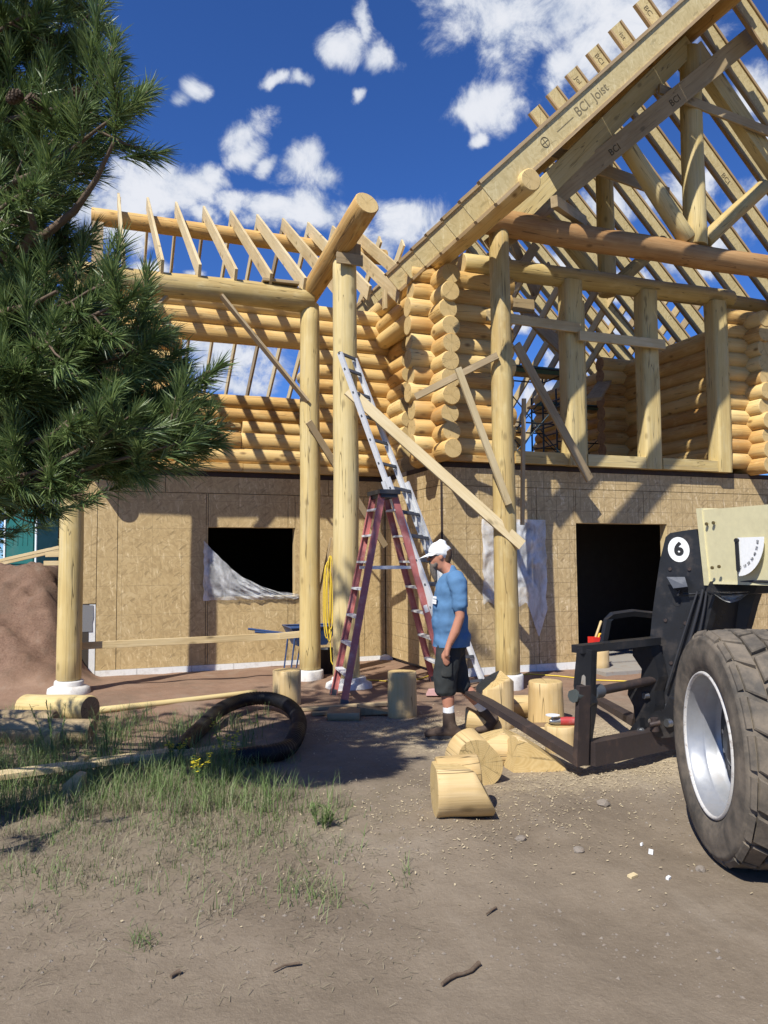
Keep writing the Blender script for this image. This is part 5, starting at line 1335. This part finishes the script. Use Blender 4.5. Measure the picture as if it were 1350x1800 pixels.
for dx in (0, .12): mb = MB(); mb.beam((a.x+dx, 12.8, FL), (b.x+.02+dx*.7, 12.8, 3.72), .03, .05); mb.build('rail', RED, t)
for i in range(3): mb = MB(); mb.box((a.x+.07+i*.005, 12.8, 3.05+i*.24), (.12, .04, .02)); mb.build('step', ALU, t)

# ================================================================== PORTABLE TOILET AND FAR BOARDS
zt = 1.42+.02
c = onD(36, 990, 23.6); zt = gz(c.x, c.y)
t = thing('portable_toilet', 'green portable toilet with white roof on the bank at far left', 'toilet', (c.x, c.y, zt))
Qt = Matrix.Rotation(R(-8)-YAW, 3, 'Z'); Tq = lambda x, y, z: Vector((c.x, c.y, zt)) + Qt @ Vector((x, y, z))
mb = MB(); mb.box(Tq(0, .55, 1.08), (1.10, 1.12, 2.0), Qt); mb.build('cabin', GREENP, t)
mb = MB(); mb.box(Tq(0, -.025, 1.10), (.86, .04, 1.86), Qt); dr = mb.build('door', GREENP, t)
for k in range(4):
    mb = MB(); mb.box(Tq(-.24+.16*k, -.05, 1.05), (.03, .02, .62), Qt); mb.build('door_rib', GREENP, dr)
for x in (-.52, .52):
    mb = MB(); mb.box(Tq(x, -.03, 1.08), (.05, .05, 2.0), Qt); mb.build('door_frame', WHITEP, t)
mb = MB(); mb.box(Tq(0, .55, 2.10), (1.16, 1.18, .06), Qt); mb.prism([Tq(-.58, -.03, 2.13), Tq(.58, -.03, 2.13), Tq(.45, -.03, 2.34), Tq(-.45, -.03, 2.34)], Qt @ Vector((0, 1.15, 0))); mb.build('roof', WHITEP, t)
mb = MB(); mb.box(Tq(0, .55, .05), (1.2, 1.2, .1), Qt); mb.build('skid_base', BLACKPL, t)
for (a, b, lb) in (((-30, 992), (104, 962), 'upper long pale board leaning along the far bank'), ((-30, 998), (104, 968), 'lower long pale board leaning along the far bank')):
    p0, p1 = onD(a[0], a[1], 15), onD(b[0], b[1], 15.2); p0.z = max(p0.z, gz(p0.x, p0.y)+.04)
    tag(board('long_board', p0, p1, .05, .06, LUM), lb, 'board', 'pale boards on the far bank')
for (x, y, lb) in ((93, 990, 'short pale board end sticking out of the bank beside the left post'), (92, 1035, 'lower pale board end sticking out of the bank'), (96, 975, 'pale block on top of the bank beside the left post')):
    p = onD(x, y, 11.5); g_ = gz(p.x, p.y); tag(board('board_end', p-rtg*.12, p+rtg*.14, .09, .07, LUM), lb, 'board')
p = onD(92, 1135, 10.4); mb = MB(); mb.prism([p, p+rtg*.18, p+rtg*.2-UP*.25, p-UP*.22+rtg*.02], fwg*.02); tag(mb.build('tar_paper', BLACKPL), 'torn dark tar paper sticking out beside the left post', 'paper')

# ================================================================== TREES
def needle_tuft(vs, fs, p, d, n, ln, spread=.20):
    d = d.normalized(); u = d.orthogonal().normalized(); v = d.cross(u)
    for i in range(n):
        t = random.random()**.8; a = random.uniform(0, 2*math.pi); b = R(random.uniform(18, 62))*(1.15-.55*t)
        q = p + d*(spread*(t-1))
        e = u*math.cos(a)+v*math.sin(a)
        nd = d*math.cos(b)+e*math.sin(b); nd.z -= .06
        L_ = ln*random.uniform(.7, 1.1)
        wv = nd.cross(Vector((random.uniform(-1, 1), random.uniform(-1, 1), random.uniform(-1, 1)))).normalized()*random.uniform(.0024, .0036)
        k = len(vs); mid_ = q+nd*L_*.55; tip = q+nd*L_+Vector((0, 0, -.012*random.random()))
        vs += [q-wv, q+wv, mid_+wv*.9, mid_-wv*.9, tip]; fs += [(k, k+1, k+2, k+3), (k+3, k+2, k+4)]
TR = rtg*-2.62 + fwg*4.35
pine = thing('pine_tree', 'large dark green long needled pine reaching in from the left edge', 'tree', (TR.x, TR.y, gz(TR.x, TR.y)))
tz = [(-.3, .24), (.1, .20), (1.5, .175), (3.5, .14), (5.5, .09), (7.2, .045), (8.2, .012)]
mb = MB(); mb.tube([TR+Vector((.05*math.sin(z), .05*math.cos(z*1.3), z)) for z, r_ in tz], [r_ for z, r_ in tz], 14); mb.build('trunk', BARK, pine)
def pine_branch(tip, zatt, ntuft, r0=.024, spread=.30, dens=100, ln=.15):
    a = TR+Vector((0, 0, zatt)); Lb = (tip-a).length
    pts = []
    side = (tip-a).cross(UP).normalized()*random.uniform(-.12, .12)
    for i in range(9):
        t = i/8; q = a.lerp(tip, t); q = q + UP*(-.10*Lb*math.sin(math.pi*t)*.8 + .0) + side*math.sin(math.pi*t)+Vector([random.uniform(-.015, .015) for _ in range(3)])
        pts.append(q)
    mb = MB(); mb.tube(pts, [r0*(1-.8*i/8) for i in range(9)], 7)
    vs, fs = [], []
    d_end = (pts[-1]-pts[-2]).normalized()
    for k in range(ntuft):
        t = 1.0 if k == 0 else random.uniform(max(.3, 1-1.15/Lb), .98)
        i = min(7, int(t*8)); q = pts[i].lerp(pts[i+1], t*8-i); dd = (pts[i+1]-pts[i]).normalized()
        if k == 0: e = q+dd*.05; dirv_ = (dd+UP*.35).normalized()
        else:
            rnd_ = Vector([random.uniform(-1, 1) for _ in range(3)]); rnd_ = (rnd_-dd*rnd_.dot(dd)).normalized()
            ln_ = random.uniform(.08, spread); e = q + (dd*.6+rnd_*.9+UP*.15).normalized()*ln_; dirv_ = (e-q).normalized()*.8+UP*.40
            mid_ = q.lerp(e, .5)-UP*.015; mb.tube([q, mid_, e], [.007, .006, .005], 5)
        needle_tuft(vs, fs, e, dirv_, int(dens*random.uniform(.8, 1.2)), ln)
    b = mb.build('branch', TWIGM, pine)
    nb = MB(); nb.add(vs, fs); tag(nb.build('needles', NEEDLE, b), kind='stuff')
tips = [(90,-90),(150,-40),(185,10),(205,62),(200,125),(120,60),(70,10),(20,40),(265,178),(235,150),(215,235),(180,200),(150,150),(150,345),(150,410),(95,300),(40,240),(135,255),(60,120),(20,170),
        (60,390),(120,450),(225,495),(150,540),(275,600),(210,585),(90,570),(40,520),(20,440),(20,330),
        (380,655),(345,715),(345,790),(325,740),(285,770),(240,735),(190,700),(120,680),(60,640),(20,600),(40,720),(110,745),(170,770),(235,800),(290,812),(120,812),(50,790),(10,760),(30,835),(100,835),(10,690),(180,640),(230,660),(140,610),(255,520),(285,565),(215,545),(310,625),(165,600),(250,610),(345,705),(365,765),(330,810),(300,690),(270,720),(180,500),(370,800),(240,770)]
random.seed(21)
for (x, y) in tips:
    if x < 130 and y > 745: continue
    if x > 120: x -= 38 if y < 420 else (26 if y < 600 else 8)
    if y > 775: y -= 38 if x > 130 else 118
    elif x < 130 and y > 690: y -= 80
    dd_ = random.uniform(3.75, 4.75)
    if x > 250: dd_ = random.uniform(3.9, 4.25)
    tip = onD(x, y, dd_)
    pine_branch(tip, max(.9, tip.z+random.uniform(-.35, .25)), random.randint(10, 16) if y < 900 else 4, r0=.022+.008*random.random(), spread=.34 if y < 640 else .24)
# two bare thicker limbs and the drooping twig in front of the left post
for (x, y, n_) in ((165, 872, 3), (120, 862, 2)):
    tip = onD(x, y, 3.9); pine_branch(tip, tip.z+.45, n_, r0=.014, spread=.14, dens=45, ln=.10)
for pp in (((200, 250), (168, 318), (130, 372), (84, 410), (-40, 480)), ((100, 512), (60, 535), (20, 545), (-60, 570)), ((30, 310), (48, 355), (60, 400), (40, 440))):
    mb = MB(); mb.tube([onD(x, y, 3.85+.1*i) for i, (x, y) in enumerate(pp)], [.008, .014, .020, .024, .03][:len(pp)], 7); mb.build('branch', TWIGM, pine)
random.seed(5)
for k in range(34):
    az_ = random.uniform(R(95), R(330)); z = 1.6+k*.17; Lb = random.uniform(.9, 1.9)*(1-.55*max(0, (z-4.5)/4))
    tip = TR + rtg*math.sin(az_)*Lb*.0 + Vector((0, 0, z+random.uniform(-.2, .2)))
    dirh = rtg*math.cos(az_) + fwg*math.sin(az_)*(1 if math.cos(az_) < .2 else .3)
    if dirh.dot(rtg) > .1: dirh -= rtg*2*dirh.dot(rtg)
    pine_branch(tip+dirh*Lb, z, 8, spread=.34, dens=55, ln=.14)
for k in range(16):                                        # low unseen boughs towards the bank, added to shade the logs at left
    s_ = random.uniform(1.3, 2.7); z = random.uniform(1.3, 3.4); q = TR+Vector((-.77, .64, 0))*s_+Vector((random.uniform(-.5, .5), random.uniform(-.5, .5), z))
    pine_branch(q, z+.2, 16, spread=.40, dens=60, ln=.15)
for k in range(14):                                        # crown above the frame
    az_ = k*2.4; z = 5.2+k*.22; Lb = 1.7*(1-.75*(z-5)/3.4)
    pine_branch(TR+(rtg*math.cos(az_)+fwg*math.sin(az_))*Lb+Vector((0, 0, z+.15)), z, 8, spread=.34, dens=55, ln=.14)
for (x, y, d_) in ((24, 172, 3.8), (62, 182, 3.8), (136, 172, 3.85), (206, 180, 3.9)):
    q = onD(x, y, d_); mb = MB(); ax = Vector((random.uniform(-1, 1), random.uniform(-.6, .3), .5)).normalized(); u = ax.orthogonal().normalized(); v = ax.cross(u)
    for r_ in range(7):
        for j in range(9):
            a = 2*math.pi*(j+r_*.5)/9; rad = .024*math.sin(math.pi*(r_+1.2)/9)+.004; e = u*math.cos(a)+v*math.sin(a); c = q+ax*(-.04+.012*r_)
            s_ = e.cross(ax)*.009; mb.add([c+e*rad*.3-s_, c+e*rad*.3+s_, c+e*(rad+.008)+s_*.7+ax*.012, c+e*(rad+.008)-s_*.7+ax*.012, c+e*(rad+.004)+ax*.002], [(0,1,2,3), (3,2,4)])
    mb.build('pine_cone', CONE, pine)

def far_tree(x, y, h, rad, label, seed, group='trees far beyond the house'):
    random.seed(seed); z0 = gz(x, y)-.2
    t = thing('conifer', label, 'tree', (x, y, z0), group)
    mb = MB(); mb.tube([(x, y, z0), (x+.1, y, z0+h*.5), (x, y, z0+h*.97)], [h*.02, h*.012, .02], 8); mb.build('trunk', BARK, t)
    vs, fs = [], []
    for i in range(2600):
        f = random.random()**.85; zz = z0+h*(.10+.9*f); rr = rad*(1-f)**.8*(.75+.35*noise.noise((f*9, seed, i % 7)))*math.sqrt(random.random())+.05
        a = random.uniform(0, 2*math.pi); c = Vector((x+rr*math.cos(a), y+rr*math.sin(a), zz-.25*rr))
        e = Vector((math.cos(a), math.sin(a), random.uniform(-.5, .4))).normalized()*random.uniform(.18, .42); s_ = Vector((-math.sin(a), math.cos(a), random.uniform(-.6, .6)))*random.uniform(.06, .15)
        k = len(vs); vs += [c-s_, c+s_, c+e+s_*.3, c+e-s_*.3]; fs.append((k, k+1, k+2, k+3))
    nb = MB(); nb.add(vs, fs); tag(nb.build('crown', FARLEAF, t), kind='stuff')
for i, (px, d_, h, rad, lb) in enumerate(((98, 36, 7.5, 2.2, 'dark conifer between the portable toilet and the left post'), (62, 47, 9, 2.6, 'dark conifer standing behind the portable toilet'), (-8, 40, 9, 2.4, 'conifer at the far left edge behind the toilet'),
        (1128, 33, 8.2, 2.3, 'conifer seen through the roof joists right of the middle window post'), (1072, 24, 3.2, 1.7, 'low bushy conifer seen through the opening in the back wall'), (1180, 38, 8.4, 2.5, 'conifer behind the right gable opening'), (1020, 40, 6, 2.2, 'conifer beyond the blue scaffold'))):
    p = onD(px, 985, d_); far_tree(p.x, p.y, h, rad, lb, 40+i)

# ================================================================== GRASS, WEEDS, LITTER
random.seed(11)
def blade(vs, fs, p, h, wdt, lean, dirn, seg=3):
    s_ = Vector((-dirn.y, dirn.x, 0))*wdt; k = len(vs)
    for i in range(seg):
        t = i/seg; c = p + UP*h*t*(1-.25*t*lean) + dirn*h*lean*t*t; vs.extend([c-s_*(1-t*.75), c+s_*(1-t*.75)])
    vs.append(p+UP*h*(1-.25*lean)+dirn*h*lean)
    for i in range(seg-1): fs.append((k+2*i, k+2*i+1, k+2*i+3, k+2*i+2))
    e = k+2*(seg-1); fs.append((e, e+1, e+2))
def rdir():
    a = random.uniform(0, 2*math.pi); return Vector((math.cos(a), math.sin(a), 0))
def gpos(px, py):
    p = onZ(px, py, 0); return p.x, p.y
gv_, gf_, dv_, df_ = [], [], [], []
def dens_px(px, py):
    n = noise.noise((px*.012, py*.02, 1.3)) + .5*noise.noise((px*.03, py*.05, 7.0))
    if py < 1235: return 0
    edge = 470 if py < 1400 else 600-.28*max(0, py-1500)
    a = sst(edge+70, edge-120, px)if False else (1-sst(edge-160, edge+60, px))
    band = sst(1240, 1290, py)*(1-sst(1405, 1500, py))
    low = sst(1300, 1400, py)*(1-sst(1480, 1660, py))*.5
    return max(0, (a*(band+low) + .35*n*a))
cl = [(random.uniform(-80, 640), random.uniform(1240, 1640)) for _ in range(2200)]
for (px, py) in cl:
    dq = dens_px(px, py)
    if random.random() > dq*1.05: continue
    x, y = gpos(px, py); tall = (1-sst(1380, 1480, py))
    nb_ = random.randint(9, 17) if tall > .4 else random.randint(5, 11)
    for _ in range(nb_):
        p = Vector((x+random.gauss(0, .045), y+random.gauss(0, .045), 0)); p.z = gz(p.x, p.y)-.006
        h = random.uniform(.06, .19)+tall*random.uniform(0, .12)*max(.2, min(1, dq)); h *= 1.0 if tall > .3 else .55
        if random.random() < .72*(.35+.65*tall) : blade(gv_, gf_, p, h, random.uniform(.0016, .0034), random.uniform(.1, .9), rdir())
        else: blade(dv_, df_, p, h*.8, random.uniform(.0013, .0026), random.uniform(.4, 1.5), rdir())
# loose patches further out and low turf stubble
for (px, py, n, sx) in ((555, 1440, 150, 60), (540, 1485, 60, 50), (530, 1560, 160, 55), (575, 1575, 90, 45), (480, 1375, 100, 25), (712, 1530, 40, 12), (250, 1665, 60, 25), (610, 1490, 50, 40), (120, 1470, 150, 90), (300, 1460, 170, 110), (60, 1530, 130, 70), (390, 1500, 130, 90), (330, 1560, 80, 120), (440, 1420, 120, 60)):
    for _ in range(n):
        x, y = gpos(random.gauss(px, sx*.6), random.gauss(py, 14)); p = Vector((x, y, gz(x, y)-.004))
        if random.random() < .6: blade(gv_, gf_, p, random.uniform(.03, .095), random.uniform(.0015, .003), random.uniform(.3, 1.2), rdir())
        else: blade(dv_, df_, p, random.uniform(.03, .09), random.uniform(.0013, .0022), random.uniform(.6, 1.8), rdir())
for _ in range(5200):
    px, py = random.uniform(-60, 760), random.triangular(1340, 1800, 1500)
    if random.random() > .25+.75*max(0, noise.noise((px*.010, py*.018, 4))+.3)*(1-sst(480, 760, px)): continue
    x, y = gpos(px, py); z = gz(x, y); dd_ = rdir(); L_ = random.uniform(.008, .036)*(1.6 if random.random() < .06 else 1); s_ = Vector((-dd_.y, dd_.x, 0))*random.uniform(.0006, .0014)
    p = Vector((x, y, z+random.uniform(.002, .006))); q = p+dd_*L_; q.z = gz(q.x, q.y)+random.uniform(.002, .02)
    k = len(dv_); dv_ += [p-s_, p+s_, q+s_, q-s_]; df_.append((k, k+1, k+2, k+3))
nb = MB(); nb.add(gv_, gf_); tag(nb.build('green_grass', GRASSM), 'green grass growing round the plank in the left foreground', 'grass', kind='stuff')
nb = MB(); nb.add(dv_, df_); tag(nb.build('dry_grass', DRYM), 'dry flattened grass and straw on the dirt in the left foreground', 'grass', kind='stuff')
def weed(px, py, h, n, label, flowers=True):
    x, y = gpos(px, py); z = gz(x, y); t = thing('weed', label, 'weed', (x, y, z)); st = MB(); lv, lf = [], []; fl = MB()
    for i in range(n):
        d_ = rdir(); hh = h*random.uniform(.65, 1.0); b = Vector((x, y, z))+d_*random.uniform(0, .05)
        tip = b+UP*hh+d_*hh*random.uniform(.05, .4); st.tube([b, b.lerp(tip, .5)+UP*.03, tip], [.0035, .003, .002], 5)
        for k in range(16):
            f = random.uniform(.15, .95); q = b.lerp(tip, f); blade(lv, lf, q, random.uniform(.025, .06), .005, random.uniform(.5, 1.6), rdir(), 2)
        if flowers:
            for k in range(8):
                q = b.lerp(tip, random.uniform(.70, 1.02))+Vector([random.uniform(-.02, .02) for _ in range(3)])
                for a in range(4):
                    e = Vector((math.cos(a*1.57+k), math.sin(a*1.57+k), random.uniform(-.2, .5)))*.013; s_ = e.cross(UP)*.5; fl.add([q, q+e*.6+s_, q+e, q+e*.6-s_], [(0, 1, 2, 3)])
    st.build('stem', GRASSM, t); nb = MB(); nb.add(lv, lf); tag(nb.build('leaves', GRASSM, t), kind='stuff')
    if flowers: tag(fl.build('flowers', FLOWER, t), kind='stuff')
weed(402, 1372, .42, 7, 'bushy weed with yellow flowers right of the plank end')
weed(352, 1392, .30, 6, 'low yellow flowering weed in front of the plank end')
weed(432, 1315, .36, 2, 'single tall yellow flowering stalk in front of the black pipe loop')
weed(312, 1350, .26, 5, 'yellow flowering weed beside the plank in the grass')
weed(190, 1345, .40, 6, 'tall green weed without flowers in the shaded grass', False)
weed(95, 1335, .46, 5, 'thin tall weed in the shade at the left', False)
weed(570, 1455, .12, 8, 'small grey green weed clump at the edge of the grass', False)
# stones, chips, twigs
random.seed(3)
gr, gfc, cv, cf = [], [], [], []
def rock(vs, fs, p, s_):
    k = len(vs); o = [Vector((1, 0, 0)), Vector((0, 1, 0)), Vector((-1, 0, 0)), Vector((0, -1, 0)), Vector((0, 0, .8)), Vector((0, 0, -.5))]
    a = random.uniform(0, 6.28); Rz = Matrix.Rotation(a, 3, 'Z')
    vs += [p + Rz @ Vector((q.x*random.uniform(.7, 1.3), q.y*random.uniform(.6, 1.1), q.z*random.uniform(.6, 1.0)))*s_ for q in o]
    for i in range(4): fs.append((k+i, k+(i+1) % 4, k+4)); fs.append((k+(i+1) % 4, k+i, k+5))
for _ in range(3800):
    px, py = random.uniform(-100, 1450), random.triangular(1230, 1850, 1420)
    x, y = gpos(px, py)
    if random.random() > .35+.8*noise.noise((x*1.3, y*1.3, 2)): continue
    rock(gr, gfc, Vector((x, y, gz(x, y)+.001)), random.choice((.003, .004, .005, .006, .008, .011)) * (1.0 if random.random() > .02 else 1.9))
nb = MB(); nb.add(gr, gfc); tag(nb.build('gravel', STONE), 'small stones and clods scattered over the bare dirt', 'gravel', kind='stuff')
for _ in range(9000):
    cx, cy, rx, ry = random.choice(((3.2, 6.2, 1.0, .8), (4.2, 5.6, 1.2, .9), (3.7, 4.75, 1.3, .5), (2.6, 6.9, .9, .6), (2.3, 4.3, 1.6, 1.0)))
    x, y = random.gauss(cx, rx*.5), random.gauss(cy, ry*.5); dd_ = rdir(); L_ = random.uniform(.005, .02); s_ = Vector((-dd_.y, dd_.x, random.uniform(-.5, .5)))*random.uniform(.001, .004)
    p = Vector((x, y, gz(x, y)+random.uniform(.003, .010))); q = p+dd_*L_+UP*random.uniform(-.003, .008); k = len(cv); cv += [p-s_, p+s_, q+s_, q-s_]; cf.append((k, k+1, k+2, k+3))
nb = MB(); nb.add(cv, cf); tag(nb.build('wood_shavings', CHIP), 'pale wood shavings and sawdust round the log offcuts', 'wood chips', kind='stuff')
for (px, py, s_, lb) in ((1061, 1420, .042, 'grey stone on the dirt below the fork heel'), (1018, 1500, .030, 'small grey stone in the foreground dirt between log and tyre'), (915, 1475, .03, 'brownish stone right of the nearest log offcut'), (1232, 1528, .028, 'small stone close to the tyre tread')):
    x, y = gpos(px, py); me_v, me_f = [], []; random.seed(px)
    bm = bmesh.new(); bmesh.ops.create_icosphere(bm, subdivisions=2, radius=s_)
    for v in bm.verts: v.co *= 1+.35*noise.noise(v.co*40+Vector((px, 0, 0))); v.co.z *= .6
    me = bpy.data.meshes.new('stone'); bm.to_mesh(me); bm.free(); me.materials.append(STONE)
    tag(link('stone', me, Matrix.Translation((x, y, gz(x, y)+s_*.25))), lb, 'stone')
for (px, py, lb, mt, L_) in ((1144, 1499, 'larger white wood chip in the foreground dirt', PAPER, .045), (1128, 1488, 'tiny white chip left of the larger white chip', PAPER, .02), (1112, 1543, 'yellowish chip of wood in the foreground dirt', LUM, .05), (1175, 1545, 'small pale chip near the tyre', PAPER, .028)):
    x, y = gpos(px, py); mb = MB(); mb.box((x, y, gz(x, y)+.008), (L_, L_*.5, .012), Matrix.Rotation(.4+px, 3, 'Z') @ Matrix.Rotation(.15, 3, 'X')); tag(mb.build('wood_chip', mt), lb, 'chip')
def twig(pts, r_, lb):
    mb = MB(); q = [gpt(x, y, .012) for x, y in pts]; mb.tube(q, [r_*.8]+[r_*(1.0+.15*math.sin(i*2.1)) for i in range(len(q)-2)]+[r_*1.4], 8); tag(mb.build('twig', TWIGM), lb, 'twig')
twig(((777, 1736), (788, 1727), (800, 1720), (815, 1717), (828, 1712), (838, 1702), (842, 1699)), .0075, 'bent twig lying on bare dirt in the near foreground')
twig(((855, 1612), (862, 1607), (872, 1600)), .004, 'tiny twig on the dirt above the bent twig')
twig(((480, 1712), (500, 1702), (528, 1698)), .004, 'thin twig on the dirt in the left foreground')
twig(((300, 1722), (308, 1716), (316, 1713)), .007, 'short dark bark piece on the dirt in the left foreground')
